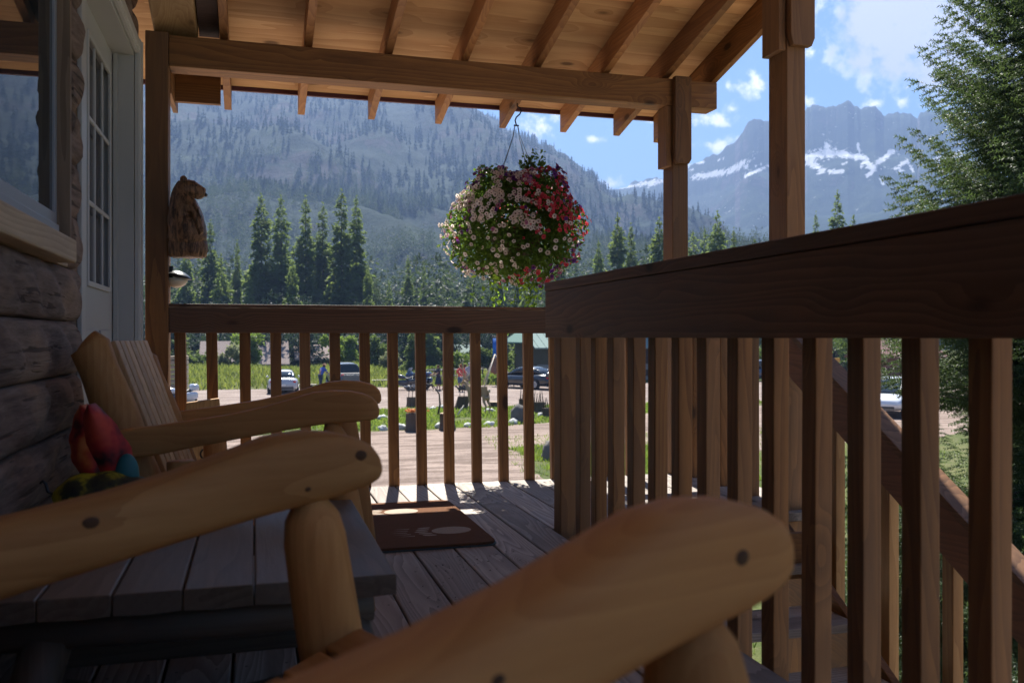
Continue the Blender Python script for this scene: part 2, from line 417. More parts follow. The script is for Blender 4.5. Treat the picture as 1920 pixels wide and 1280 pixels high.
# wall plate beam by the cabin and the dark filler board beside it
b = MB(); b.hexa([(xx, yy, rz(yy)+dz) for dz in (.008, .147) for yy in (YB, 5.07) for xx in (-.50, -.285)]); b.build('wall_beam', wood('lightbeam', 'y', dark=(.34,.2,.09), light=(.60,.42,.21), greyf=.05, ringf=.3), porch, .01)
b = MB(); b.hexa([(xx, yy, rz(yy)+dz) for dz in (.05, .14) for yy in (YB, 5.07) for xx in (-.280, -.178)]); b.build('filler_board', wood('darkboard', 'x', dark=(.05,.03,.025), light=(.15,.10,.09), greyf=.3, ringf=.2, bumpf=1), porch, .002)
b = MB(); b.box(-.42, -.18, 5.30, 5.34, 2.14, 2.33); b.build('eave_block', cedar('x'), porch, .002)
b = MB(); b.box(-.447, -.42, 5.06, 5.5, 2.12, 2.33); b.build('eave_block', cedar('y'), porch, .002)

b = MB()
for k in range(21):
    xa = .596-.162*8+.162*k+.0035
    for j in range(10):
        y = 4.88-.42*j
        if xa > 1.1 and y < 3.72: continue
        for dx in (.03, .125):
            c = (xa+dx+random.uniform(-.004, .004), y+random.uniform(-.006, .006)); b.add([(c[0]+.0042*math.cos(q), c[1]+.0042*math.sin(q), .0015) for q in [2*PI*i/8 for i in range(8)]], [tuple(range(8))])
b.build('deck_screws', plain('screw_dark', (.05,.04,.035), .5, .5), porch, kind='stuff')
b = MB()
for k in range(150):
    c = random.choice([(.66, 3.05), (.85, 3.25), (.95, 2.9), (.75, 3.3), (1.02, 4.3), (.6, 2.7)]); x, y = random.gauss(c[0], .07), random.gauss(c[1], .12); a = random.random()*6; l = random.uniform(.003, .011)
    b.add([(x, y, .003), (x+l*math.cos(a), y+l*math.sin(a), .003+random.random()*.004), (x+l*.5*math.cos(a+1.5), y+l*.5*math.sin(a+1.5), .004), (x-l*.4*math.cos(a), y-l*.3, .006)], [(0, 1, 2), (0, 2, 3)])
o = b.build('fallen_bits', plain('debris', (.06,.035,.02), .9)); o['kind'] = 'stuff'
# ------------------------------------------------------------------ front railing
fr = thing('porch_railing', 'front cedar railing with square balusters, facing the gravel yard', 'railing', (1.0, 5.0, 0))
b = MB(); b.box(-.421, 2.425, 4.932, 4.970, .852, .984); b.build('rail_board', railw('x'), fr, .003)
b = MB(); b.box(-.421, 2.425, 4.930, 5.07, .986, 1.003); b.build('cap_rail', railw('x'), fr, .002)
proto = None
for k in range(17):
    x = -.358+.1588*k
    if proto is None:
        b = MB(); b.box(-.028, .028, 4.972, 5.012, -.16, .976); proto = b
        me = None
    ob = bpy.data.objects.new('baluster', me) if me else None
    if ob is None:
        bb = MB(); bb.box(-.028, .028, -.02, .02, -.16, .976, rnd=.4); ob = bb.build('baluster', cedar('z'), None, .003); me = ob.data; ob0 = ob
    else:
        ob = ob0.copy(); COL.objects.link(ob)
    ob.parent = fr; ob.location = (x-1.0+random.uniform(-.003, .003), -.004+.0, 0)
    ob.rotation_euler = (0, random.uniform(-.004, .004)-.012, random.uniform(-.02, .02))
# ------------------------------------------------------------------ side railing along the deck
sr = thing('porch_railing', 'dark heavy-topped side railing between the deck and the stairs', 'railing', (1.25, 1.5, 0))
b = MB(); b.box(1.218, 1.256, -4.4, 3.706, .828, 1.027); b.build('rail_board', railw('y'), sr, .003)
b = MB(); b.box(1.215, 1.36, -4.4, 3.708, 1.029, 1.067); b.build('cap_rail', railw('y'), sr, .004)
bb = MB(); bb.box(-.0235, .0235, -.0275, .0275, -.2, 1.027, rnd=.6); s0 = bb.build('baluster', cedar('z'), None, .003)
for k in range(-32, 13):
    y = 1.3225+.174*k
    o = s0 if k == -32 else s0.copy()
    if k > -32: COL.objects.link(o)
    o.parent = sr; o.location = (1.2825-1.25, y-1.5, 0); o.rotation_euler = (random.uniform(-.003, .003), random.uniform(-.003, .003), random.uniform(-.03, .03))
b = MB(); b.box(1.257, 1.34, 3.615, 3.703, -.2, 1.027); b.build('newel_post', cedar('z'), sr, .004)
# ------------------------------------------------------------------ landing railing (outer side) and stairs
lr = thing('porch_railing', 'short outer railing between the two porch posts on the landing', 'railing', (2.5, 4.4, 0))
b = MB(); b.box(2.46, 2.498, 3.921, 4.924, .852, .975); b.build('rail_board', railw('y'), lr, .003)
b = MB(); b.box(2.45, 2.56, 3.921, 4.924, .977, 1.003); b.build('cap_rail', railw('y'), lr, .003)
for k in range(6):
    o = s0.copy(); COL.objects.link(o); o.parent = lr; o.location = (2.523-2.5, 4.02+.16*k-4.4, -.05)
st = thing('porch_stairs', 'open wooden stairs descending from the landing beside the deck', 'stairs', (1.85, 1.7, GZ))
RISE, RUN = .172, .275
for k in range(1, 15):
    z = -RISE*k; y1 = 3.705-RUN*(k-1); b = MB()
    b.box(1.345, 2.385, y1-.135, y1-.004, z-.038, z); b.box(1.345, 2.385, y1-.278, y1-.141, z-.038, z)
    b.build('tread', deckw('x'), st, .004)
for x in (1.305, 2.388):
    b = MB(); b.hexa([(xx, yy, -.06+(yy-3.7)*RISE/RUN+dz) for dz in (-.30, .02) for yy in (-.3, 3.70) for xx in (x, x+.036)]); b.build('stringer', deckw('y') if x < 2 else cedar('y'), st, .003)
b = MB(); b.hexa([(xx, yy, .83+(yy-3.7)*RISE/RUN*1.0+dz) for dz in (-.19, .0) for yy in (-.3, 3.758) for xx in (2.430, 2.468)]); b.build('handrail_board', wood('stairrail', 'y', dark=(.14,.05,.022), light=(.33,.14,.06), greyf=.2, ringf=.35), st, .003)
b = MB(); b.hexa([(xx, yy, .832+(yy-3.7)*RISE/RUN*1.0+dz) for dz in (0, .03) for yy in (-.3, 3.758) for xx in (2.425, 2.53)]); b.build('handrail_cap', railw('y'), st, .003)
bb = MB(); bb.box(-.0235, .0235, -.0275, .0275, -.42, .74, rnd=.2); b0 = bb.build('baluster', wood('stairbal', 'z', dark=(.28,.14,.05), light=(.58,.36,.15), greyf=.1, ringf=.3), None, .003)
for k in range(23):
    y = 3.60-.172*k; o = b0 if k == 0 else b0.copy()
    if k: COL.objects.link(o)
    o.parent = st; o.location = (2.49-1.85, y-1.7, (y-3.7)*RISE/RUN-GZ-.02)
b = MB(); b.box(2.43, 2.53, -.42, -.32, GZ, -1.55); b.build('newel_post', cedar('z'), st, .004)

#==SECTION cabin
# ------------------------------------------------------------------ cabin
cabin = thing('log_cabin', 'grey hand-hewn log cabin wall with window and white door', 'cabin', (-1.5, 1.5, GZ))
LOGM = None
def log_mat():
    t = NT('hewn_logs'); o = t.obj()
    st_ = t.vmath('MULTIPLY', o, (1, .10, 1)); fib = t.noise(st_, 55, 6, .7); big = t.noise(o, 2.3, 4, .6); mid = t.noise(t.vmath('MULTIPLY', o, (1, .16, 1)), 13, 5, .65)
    g = t.ramp(t.math('ADD', t.math('MULTIPLY', fib, .6), t.math('MULTIPLY', mid, .5)), .35, .78)
    c = t.mix(g, (.10,.066,.050), (.31,.225,.175)); c = t.mix(t.math('MULTIPLY', t.ramp(big, .48, .68), .6), c, (.42,.28,.18))
    c = t.mix(t.math('MULTIPLY', t.ramp(mid, .58, .70), .7), c, (.06,.05,.05))
    ck = t.noise(t.vmath('MULTIPLY', o, (1, .03, 1)), 44, 2, .5, .2); c = t.mix(t.math('MULTIPLY', t.ramp(ck, .62, .68), .7), c, (.03,.02,.016))
    cr = t.n('TexVoronoi'); cr.feature = 'DISTANCE_TO_EDGE'; t.l(t.vmath('MULTIPLY', o, (1, .25, 1.6)), cr.inputs[0]); cr.inputs['Scale'].default_value = 7
    h = t.math('SUBTRACT', t.math('ADD', fib, t.math('MULTIPLY', mid, .7)), t.math('MULTIPLY', t.ramp(ck, .60, .66), .8))
    t.principled(c, .85, t.bump(h, .8, .006), .25); return t.m
LOGM = log_mat()
WY0, WY1, WZ0, WZ1 = .9, 3.20, 1.13, 2.25
DY0, DY1, DZ1 = 3.38, 4.80, 2.29
def log_wall(y0, y1, zs, holes):
    objs = []
    PITCH = .178
    k0 = int(round((GZ-.883)/PITCH)); 
    for k in range(-20, 10):
        zc = .883+PITCH*(k+.5)
        if zc-PITCH/2 > 2.62 or zc < GZ: continue
        # y intervals free of openings
        iv = [(y0, y1)]
        for (a, c, zl, zh) in holes:
            if zc > zl and zc < zh:
                nv = []
                for (p, q) in iv:
                    if c <= p or a >= q: nv.append((p, q)); continue
                    if p < a: nv.append((p, a))
                    if q > c: nv.append((c, q))
                iv = nv
        for (p, q) in iv:
            b = MB()
            n = max(3, int((q-p)/.018)) if zc > -.3 else 30
            rings = []
            for i in range(n+1):
                y = p+(q-p)*i/n; ring_ = []
                for j in range(15):
                    th = -PI/2+PI*j/14
                    zz = zc+math.sin(th)*PITCH*.5
                    bul = .064*max(math.cos(th), 0)**.55
                    # drawknife scallops: overlapping facets along the log
                    ph = y*2.5+k*1.7+.45*math.sin(y*2.3+k)+.5*math.sin(th*1.1+k)
                    fr_ = ph-math.floor(ph)
                    sc_ = (abs(fr_-.5)*2)**2.2*.020+.008*mnoise.noise(Vector((y*3, th*1.2, k*5.)))+.0025*mnoise.noise(Vector((y*9, th*5, k*5.)))
                    dd = bul*(1+.0)-sc_*math.cos(th)
                    ring_.append((-.625+dd, y, zz))
                ring_ += [(-.80, y, zc+PITCH*.5), (-.80, y, zc-PITCH*.5)]
                rings.append(ring_)
            b.loft(rings, smooth=True)
            b.build('wall_log', LOGM, cabin)
log_wall(-4.5, 4.90, None, [(WY0-.02, WY1+.02, WZ0-.05, WZ1+.02), (DY0, DY1, -.2, DZ1)])
b = MB(); b.box(-4.6, -.801, -6.5, WY0-.03, GZ, 2.6); b.box(-4.6, -.801, WY1+.03, DY0, GZ, 2.6); b.box(-4.6, -.801, WY0-.03, WY1+.03, GZ, WZ0-.1); b.box(-4.6, -.801, WY0-.03, WY1+.03, WZ1+.1, 2.6); b.box(-4.6, -.801, DY0+.001, 4.9, GZ, 2.6); b.box(-.80, -.645, DY0, 3.738, 0, 2.6); b.box(-.80, -.63, 3.74, 4.9, 2.295, 2.6)
b.build('wall_core', LOGM, cabin)
b = MB(); b.box(-.83, -.66, -4.5, -.0, 2.56, 3.2); b.box(-.831, -.661, .001, 3.4, 2.56, 2.75); b.build('upper_wall', LOGM, cabin)
# window
wf = MB()
gry = plain('vinyl_frame', (.30,.31,.32), .45)
wf.box(-.665, -.613, WY1-.033, WY1-.001, WZ0+.001, WZ1); wf.box(-.665, -.60, WY0, WY0+.055, WZ0+.001, WZ1)
wf.box(-.664, -.60, WY0+.056, WY1-.034, WZ0+.001, WZ0+.06); wf.box(-.664, -.612, WY0+.056, WY1-.034, WZ0+.06, WZ0+.10); wf.box(-.664, -.612, WY0+.056, WY1-.034, WZ1-.06, WZ1)
pass
win = wf.build('window', gry, cabin, .004)
b = MB(); b.box(-.63, -.621, WY0+.04, WY1-.036, WZ0+.08, WZ1-.04); b.build('pane', glass('window_glass'), win)
b = MB(); b.box(-.70, -.574, WY1, WY1+.022, WZ0-.0, WZ1+.02); b.build('trim', wood('wtrim', 'z', dark=(.2,.13,.08), light=(.4,.28,.18), greyf=.2), win, .002)
b = MB(); b.box(-.66, -.525, WY0-.1, WY1-.17, WZ0-.072, WZ0-.001); b.build('sill', wood('sill', 'y', dark=(.33,.22,.12), light=(.62,.46,.28), greyf=.12, ringf=.35), win, .006)
b = MB(); b.box(-.64, -.585, WY1-.171, WY1+.022, WZ0-.072, WZ0-.012); b.build('sill_end', wood('sill', 'y', dark=(.33,.22,.12), light=(.62,.46,.28), greyf=.12, ringf=.35), win, .004)
b = MB(); b.box(-1.6, -.9, WY0+.1, WY1-.1, WZ0-.05, WZ0-.02); b.build('inner_ledge', plain('interior', (.10,.08,.07), .8), win)
# door
WH = plain('door_white', (.44,.44,.41), .42, noisef=.05)
CAS = plain('casing_white', (.50,.50,.465), .45, noisef=.06)
def door():
    d = MB(); x = -.66; y0, y1 = 3.84, 4.725
    gy0, gy1, gz0, gz1 = 3.98, 4.585, 1.04, 2.085
    d.box(x-.042, x, y0, gy0, .02, 2.205); d.box(x-.042, x, gy1, y1, .02, 2.205)
    d.box(x-.042, x, gy0, gy1, gz1, 2.205); d.box(x-.042, x, gy0, gy1, .02, gz0)
    o = d.build('door', WH, cabin, .0)
    f = MB()
    for a in ((gy0, gy0+.022, gz0, gz1), (gy1-.022, gy1, gz0, gz1), (gy0+.022, gy1-.022, gz0, gz0+.022), (gy0+.022, gy1-.022, gz1-.022, gz1)): f.box(x+.001, x+.014, *a)
    for k in (1, 2):
        yy = gy0+(gy1-gy0)*k/3; f.box(x-.002, x+.008, yy-.009, yy+.009, gz0+.022, gz1-.022)
    for k in (1, 2):
        zz = gz0+(gz1-gz0)*k/3; f.box(x-.001, x+.009, gy0+.022, gy1-.022, zz-.009, zz+.009)
    f.build('muntins', CAS, o, .003)
    g = MB(); g.box(x-.03, x-.022, gy0, gy1, gz0, gz1); g.build('pane', glass('door_glass', (.10,.10,.11), .08), o)
    bl = MB()
    for k in range(26): bl.box(x-.06+.0, x-.05, gy0+.02+k*.022, gy0+.036+k*.022, gz0, gz1)
    bl.build('blind', plain('blind', (.32,.33,.34), .7), o)
    for (a, c) in ((3.96, 4.24), (4.32, 4.60)):
        p = MB(); 
        for q, dx in ((0, .010), (.025, .004), (.045, .012)): p.box(x+.0005, x+dx, a+q, c-q, .25+q, .86-q)
        p.build('raised_panel', WH, o, .004)
    c = MB()                                   # jambs, head and stop
    c.box(-.705, -.565, 4.727, 4.765, 0, 2.245); c.box(-.705, -.63, 3.80, 3.838, 0, 2.245); c.box(-.705, -.565, 3.838, 4.727, 2.207, 2.245)
    c.box(-.655, -.635, 4.708, 4.7265, .02, 2.206); c.box(-.80, -.565, 4.766, 4.80, 0, 2.29); c.box(-.80, -.645, 3.74, 3.798, 0, 2.29)
    c.box(-.80, -.565, 3.798, 4.766, 2.246, 2.29); c.build('door_frame', WH, cabin, .0)
    k = MB()
    for (u, w_, dx) in ((4.745, 4.812, .020), (4.757, 4.80, .027), (4.80, 4.812, .032)):
        k.box(-.563, -.563+dx, u, w_, 0, 2.30)
    k.box(-.6445, -.627, 3.72, 3.799, 0, 2.30)
    for (u, w_, dx) in ((2.225, 2.30, .0205), (2.24, 2.285, .0275)): k.box(-.563, -.563+dx, 3.815, 4.744, u, w_)
    k.build('door_casing', CAS, cabin, .003)
    s = MB(); s.box(-.72, -.54, 3.84, 4.725, .0, .018); s.build('threshold', plain('alu', (.4,.4,.4), .4, .8), cabin)
door()

#==SECTION furniture
# ------------------------------------------------------------------ log armchairs
ARM = [(-.036,.612,.596),(-.030,.632,.585),(-.015,.650,.578),(.01,.663,.572),(.05,.675,.562),(.10,.681,.554),(.16,.676,.546),(.22,.658,.537),(.30,.635,.524),(.40,.613,.506),(.50,.598,.488),(.60,.584,.468),(.70,.572,.455),(.755,.562,.452),(.775,.545,.465)]
def super_ring(cx, cy, cz, ax, ay, w, h, n=20, e=3.2):
    r = []
    for j in range(n):
        q = 2*PI*j/n; c, s_ = math.cos(q), math.sin(q)
        u = math.copysign(abs(c)**(2/e), c)*w; v = math.copysign(abs(s_)**(2/e), s_)*h
        r.append((cx+ax*u, cy+ay*u, cz+v))
    return r
def arm(b, side, yoff, w, thin=0.0, n_e=2.8):
    """chair space: +x is the way the chair faces; x=-L"""
    rings = []
    pts = ARM
    for i in range(len(pts)-1):
        for s in (0, .34, .67):
            L = pts[i][0]+(pts[i+1][0]-pts[i][0])*s; tz = pts[i][1]+(pts[i+1][1]-pts[i][1])*s; bz = pts[i][2]+(pts[i+1][2]-pts[i][2])*s
            tk = thin*min(1, max(0, (L+.036)/.14)); rings.append((L, tz-tk*.35, bz+tk*.65))
    rings.append((pts[-1][0], pts[-1][1]-thin*.35, pts[-1][2]+thin*.3))
    out = []
    for i, (L, tz, bz) in enumerate(rings):
        h = max((tz-bz)/2, .004); k = min(1, max((L+.037)/.055, 0)); ww = w*(.45+.55*math.sqrt(k))
        out.append(super_ring(-L-(.034 if w > .04 else .018), yoff, (tz+bz)/2, 0, 1, ww*(1+.05*mnoise.noise(Vector((L*6, side, 0)))), h, 22, n_e))
    b.loft(out, smooth=True)
def log_chair(label, front, ang, width, kind):
    """front = midpoint between the two arm fronts (x,y)"""
    t = thing('log_armchair', label, 'armchair', (front[0], front[1], 0), 'rustic log armchairs on the porch', ang, local=True)
    P = pine('x'); PZ = pine('z'); PY = pine('y'); hw = width/2
    for s in (-1, 1):
        b = MB(); arm(b, s, s*hw, .050 if kind == 'log' else .030, .008 if kind == 'log' else .030, 3.2 if kind == 'log' else 7); a = b.build('arm', P, t)
        if kind == 'log':
            for (L, z, r_) in (((.075, .628, .013), (.36, .585, .008), (.55, .548, .010)) if s < 0 else ((.015, .635, .014), (.11, .59, .007), (.43, .578, .014), (.62, .53, .009))):
                b = MB(); b.ell((-L-.038, s*hw-.0485, z), (r_*.85, .0028, r_*.62), 16, 8); b.build('knot', plain('knot_dark', (.11,.055,.028), .6, 0, .2, .3, 60), a)
        b = MB()                                # front leg: tapered peeled log, tenon shoulder at top
        lr_ = .053 if kind == 'log' else .046
        zs = [0, .1, .25, .4, .5, .535, .555, .58]; rs = [lr_*1.02, lr_, lr_*1.05, lr_*1.0, lr_*.96, lr_*.84, lr_*.6, lr_*.42]
        b.tube([(-.118+(.56-z)*.14+.004*math.sin(z*9), s*(hw-.005), z) for z in zs], rs, 20); b.build('leg', PZ, t)
        b = MB(); rx = -.56 if kind != 'log' else -.70; b.tube([(rx, s*(hw-.05), 0), (rx, s*(hw-.05), .25), (rx-.01, s*(hw-.045), .46)], [.045, .047, .04], 16); b.build('leg', PZ, t)
        b = MB(); b.tube([(-.08, s*(hw-.05), .285), (-.35, s*(hw-.06), .225), (-.68, s*(hw-.07), .145)], [.034, .04, .04], 14); b.build('side_rail', P, t)
    # seat slats running across
    for k in range(8):
        x = -.06-.072*k; z = .335-.022*k-(.012 if 2 < k < 6 else 0)
        b = MB(); v = [(x+dx, y, z+dz-dx*-.0+(.0 if dx > -.03 else -.018)) for dz in (0, .022) for y in (-hw+.06, hw-.06) for dx in (-.064, 0)]
        b.hexa([v[i] for i in (0, 1, 2, 3, 4, 5, 6, 7)]); b.build('seat_slat', PY, t, .004)
    b = MB(); b.tube([(-.12, -hw+.03, .20), (-.12, hw-.03, .20)], .03, 14); b.build('stretcher', PY, t)
    # back: two leaning log posts and narrow slats
    bx0, bx1, bz0, bz1 = (-.60, -.835, .17, .80) if kind != 'log' else (-.72, -.83, .17, .80)
    for s in (-1, 1):
        b = MB(); n = 9
        if s > 0 and kind != 'log': bz1 -= .06; bx1 += .02
        pts = [(bx0+(bx1-bx0)*i/n, s*(hw-.075), bz0+(bz1-bz0)*i/n) for i in range(n+1)]
        b.tube(pts+[(bx1-.012, s*(hw-.075), bz1+.008)], [(.058 if kind != 'log' else .05)+.004*math.sin(i*1.3) for i in range(n)]+[.058, .05], 20); b.build('back_post', PZ, t)
    bx0, bx1, bz0, bz1 = (-.60, -.835, .17, .80) if kind != 'log' else (-.72, -.83, .17, .80)
    ns = 7; wspan = width-.24 if kind != 'log' else width-.26; ysh = 0 if kind == 'log' else .035
    for k in range(ns):
        y = -wspan/2+wspan*(k+.5)/ns+ysh; b = MB(); w2 = wspan/ns*.41
        dx = .012
        b.hexa([(bx0+.01+dx+(bx1-bx0)*q*1.0+d*.95, y+u, bz0+.03+(bz1-bz0)*q+d*.32) for q in (0, .975) for u in (-w2, w2) for d in (0, .018)])
        b.build('back_slat', wood('slat', 'z', dark=(.42,.23,.10), light=(.74,.48,.24), greyf=.1, ringf=.25, knots=.2, rough=.5), t, .003)
    for q in (.12, .86):
        b = MB(); b.hexa([(bx0+.0+(bx1-bx0)*(q+dq)+d, y, bz0+(bz1-bz0)*(q+dq)) for dq in (0, .09) for y in (-hw+.09, hw-.09) for d in (-.0, .028)]); b.build('back_rail', PY, t, .003)
    return t
# near chair: far arm front (.199,1.555), near arm front (.514,.82)
near = log_chair('closest honey pine log armchair, its two thick rounded arms filling the lower foreground', ((.199+.514)/2, (1.555+.82)/2), math.atan2(.394, .919), .80, 'log')
c2 = log_chair('slat-backed log armchair with slim curved arms beside the cabin door', (.347+.145*.31, 2.72+.99*.31), math.atan2(-.145, .99), .62, 'plank')
# ------------------------------------------------------------------ coffee table
tb = thing('coffee_table', 'low slab-topped log coffee table between the two armchairs', 'table', (-.05, 2.2, 0))
xe = [.274, .125, -.0, -.128, -.25, -.375, -.50]
for k in range(6):
    x1, x0 = xe[k]-.001, xe[k+1]+.0015; b = MB(); rings = []
    n = 12
    for i in range(n+1):
        y = 1.775+(2.63-1.775)*i/n; wob = .002*math.sin(i*1.7+k)
        rings.append([(x0, y, .320), (x0, y, .357), (x0+.003, y, .36), (x1-.003, y, .36), (x1, y, .357), (x1, y, .320), ((x0+x1)/2, y, .317)])
    b.loft(rings, smooth=False); b.build('top_board', tablew('y'), tb, .002)
for y in (1.86, 2.54):
    b = MB(); b.tube([(-.46, y, .280), (0, y, .277), (.235, y, .283)], [.036, .04, .036], 14); b.build('cross_log', tablew('x'), tb)
    for x in (-.36, .16):
        b = MB(); sx = .07 if x > 0 else -.05
        b.tube([(x+sx*.2, y, .27), (x+sx, y, .12), (x+sx*1.4, y, 0)], [.045, .043, .046], 16); b.build('leg', tablew('z'), tb)
b = MB(); b.hexa([(xx, yy, zz) for zz in (.10, .15) for yy in (2.16, 2.22) for xx in (-.42, .22)]); b.build('stretcher', tablew('x'), tb, .01)
b = MB()
rings = []
for i in range(13):
    x = -.36+.56*i/12; z = .10-.05*math.sin(PI*i/12); rings.append([(x, 1.93, z), (x, 1.97, z), (x, 1.97, z+.05), (x, 1.93, z+.05)])
b.loft(rings, smooth=False); b.build('curved_stretcher', tablew('x'), tb, .004)
# ------------------------------------------------------------------ doormat
mat = thing('doormat', 'brown coir doormat with beige bear paw prints lying on the deck', 'doormat', (.5, 3.93, 0))
def mat_mat():
    t = NT('coir'); n = t.noise(t.obj(), 420, 3, .7); n2 = t.noise(t.obj(), 9, 3)
    c = t.mix(n, (.10,.045,.025), (.30,.15,.085)); c = t.mix(t.math('MULTIPLY', n2, .3), c, (.08,.04,.02))
    t.principled(c, .95, t.bump(n, 1, .006), .1); return t.m
def mat_pr():
    t = NT('paw_print'); n = t.noise(t.obj(), 420, 3, .7); c = t.mix(n, (.28,.22,.17), (.62,.53,.44)); t.principled(c, .95, t.bump(n, .8, .005), .1); return t.m
mx0, mx1, my0, my1 = .09, .935, 3.455, 4.41
b = MB()
def rrect(x0, x1, y0, y1, r, n=6):
    p = []
    for cx, cy, a0 in ((x1-r, y1-r, 0), (x0+r, y1-r, 90), (x0+r, y0+r, 180), (x1-r, y0+r, 270)):
        for i in range(n+1):
            a = rad(a0+90*i/n); p.append((cx+r*math.cos(a), cy+r*math.sin(a)))
    return p
b.extrude(rrect(mx0, mx1, my0, my1, .05), 'z', .006, .017); b.build('mat_pile', mat_mat(), mat, .002)
b = MB(); b.extrude(rrect(mx0-.006, mx1+.006, my0-.006, my1+.006, .05), 'z', .001, .0055); b.build('mat_backing', plain('rubber_back', (.05,.09,.10), .6), mat)
def paw(cx, cy, s, fl=1):
    b = MB(); zt = .0182
    def disc(x, y, rx, ry, n=20, ang=0):
        v = []
        for i in range(n):
            a = 2*PI*i/n; k = 1+.06*math.sin(a*2+1)
            u, w_ = rx*math.cos(a)*k, ry*math.sin(a)*k
            v.append((x+u*math.cos(ang)-w_*math.sin(ang), y+u*math.sin(ang)+w_*math.cos(ang), zt))
        b.add(v, [tuple(range(n))])
    disc(cx, cy, .085*s, .075*s)                      # pad
    for k in range(5):
        a = (k-2)*.30*fl; disc(cx-(.135-.012*abs(k-2))*s, cy+(k-2)*.036*s*fl, .030*s, .0135*s, 14, a*.3)
        yk = cy+(k-2)*.037*s*fl; xk = cx-(.20-.012*abs(k-2))*s
        b.add([(xk, yk-.006*s, zt), (xk, yk+.006*s, zt), (xk-.075*s, yk+.001, zt)], [(0, 1, 2)])
    o = b.build('paw_print', mat_pr(), mat)
paw(.80, 3.70, .95); paw(.38, 3.74, .95); paw(.66, 4.16, .9); paw(.26, 4.14, .95)
# ------------------------------------------------------------------ butterfly ornament on the table
bf = thing('butterfly_ornament', 'butterfly ornament with upright red wings, yellow and black body on the table', 'ornament', (-.36, 2.5, .36))
def blotch(name, cols, sc=9):
    t = NT(name); n = t.noise(t.obj(), sc, 3); r = t.n('ValToRGB'); t.l(n, r.inputs[0]); e = r.color_ramp.elements
    e[0].color = (*cols[0], 1); e[0].position = .36; e[1].color = (*cols[-1], 1); e[1].position = .66
    for i, c in enumerate(cols[1:-1]): x = e.new(.36+.3*(i+1)/(len(cols)-1)); x.color = (*c, 1)
    t.principled(r.outputs[0], .6, None, .3); return t.m
b = MB(); b.ell((-.37, 2.5, .425), (.125, .075, .062), 24, 14, disp=lambda d: 1+.05*math.sin(d.x*9)); b.build('body', blotch('bf_body', [(.02,.02,.02), (.05,.05,.02), (.42,.34,.02), (.45,.38,.03)], 14), bf)
def wing(b, cx, cy, z0, h, w, lean, curl, sgn, mi=0):
    n, m = 16, 8; rings = []
    F_ = []
    for side in (0, 1):
        for i in range(n+1):
            s = i/n; ww = w*(math.sin(PI*min(1, s*.93+.05))**.65)*(1.1-.35*s); row = []
            for j in range(m+1):
                u = j/m-.5
                edge = 1+.05*math.sin(s*24+j)
                x = cx+lean*s*h+u*2*ww*edge; y = cy+curl*sgn*(u*u*4)*.05+.03*s*sgn+side*.006
                row.append((x, y, z0+h*s-(.10*h*(1-abs(u*2)) if i == n else 0)*.0))
            F_.append(row)
    v = [p for r in F_ for p in r]; f = []
    for side in (0, 1):
        o0 = side*(n+1)*(m+1)
        for i in range(n):
            for j in range(m): a = o0+i*(m+1)+j; f.append((a, a+1, a+m+2, a+m+1))
    b.add(v, f, mi, True)
b = MB(); wing(b, -.385, 2.49, .44, .215, .058, -.20, 1, 1); b.build('wing', blotch('bf_wing', [(.08,.01,.01), (.42,.03,.02), (.58,.12,.03), (.66,.20,.06)], 11), bf)
b = MB(); wing(b, -.335, 2.50, .42, .24, .062, -.28, -1, -1); b.build('wing', blotch('bf_wing2', [(.03,.01,.012), (.36,.02,.02), (.52,.06,.03), (.45,.04,.03)], 9), bf)
b = MB(); b.ell((-.315, 2.50, .475), (.030, .02, .055), 16, 10); b.build('wing_base', plain('teal_dark', (.02,.14,.15), .5), bf)
b = MB()
for k in range(5):
    a = -.3+.22*k; wing(b, -.235+.014*k, 2.48+.012*k, .43, .05+.01*k, .016, .9+.1*k, 1, 1)
b.tube([(-.29, 2.5, .44), (-.24, 2.49, .452), (-.19, 2.485, .458), (-.15, 2.48, .468)], [.012, .018, .014, .006], 10); b.build('tail', plain('teal_light', (.16,.36,.40), .45), bf)
b = MB(); b.tube([(-.46, 2.5, .445), (-.485, 2.5, .432), (-.50, 2.5, .44), (-.505, 2.5, .46), (-.512, 2.5, .468), (-.518, 2.5, .462)], [.004]*5+[.003], 8); b.build('antenna', plain('black_wire', (.01,.01,.01), .4), bf)
# ------------------------------------------------------------------ carved name board behind the chair
sg = thing('carved_sign', 'upright varnished slab with burnt letters standing behind the slatted chair back', 'sign', (-.24, 4.80, 0))
b = MB(); b.extrude([(-.335, 0), (-.165, 0), (-.158, .12), (-.166, .25), (-.158, .40), (-.17, .52), (-.33, .50), (-.338, .3)], 'y', 4.80, 4.83); b.build('slab', wood('slab', 'z', dark=(.34,.17,.06), light=(.62,.36,.14), greyf=.05, ringf=.4, coat=.2), sg, .006)
b = MB()
for z in [.03+.045*i for i in range(10)]: b.ell((-.163+.003*math.sin(z*90), 4.797, z), (.007, .006, .022), 8, 6)
b.build('bark_edge', bark(), sg)
def text_obj(txt, size, loc, rot, mat_, parent, ext=.001, name='lettering'):
    cu = bpy.data.curves.new('t', 'FONT'); cu.body = txt; cu.size = size; cu.extrude = ext; cu.align_x = 'CENTER'; cu.align_y = 'CENTER'
    o = bpy.data.objects.new('t', cu); COL.objects.link(o); dg = bpy.context.evaluated_depsgraph_get(); dg.update()
    me = bpy.data.meshes.new_from_object(o.evaluated_get(dg)); bpy.data.objects.remove(o); bpy.data.curves.remove(cu)
    me.materials.clear(); me.materials.append(mat_); n = bpy.data.objects.new(name, me); COL.objects.link(n)
    n.parent = parent; n.location = Vector(loc)-world_off(parent); n.rotation_euler = rot; return n
burnt = plain('burnt', (.03,.015,.008), .6)
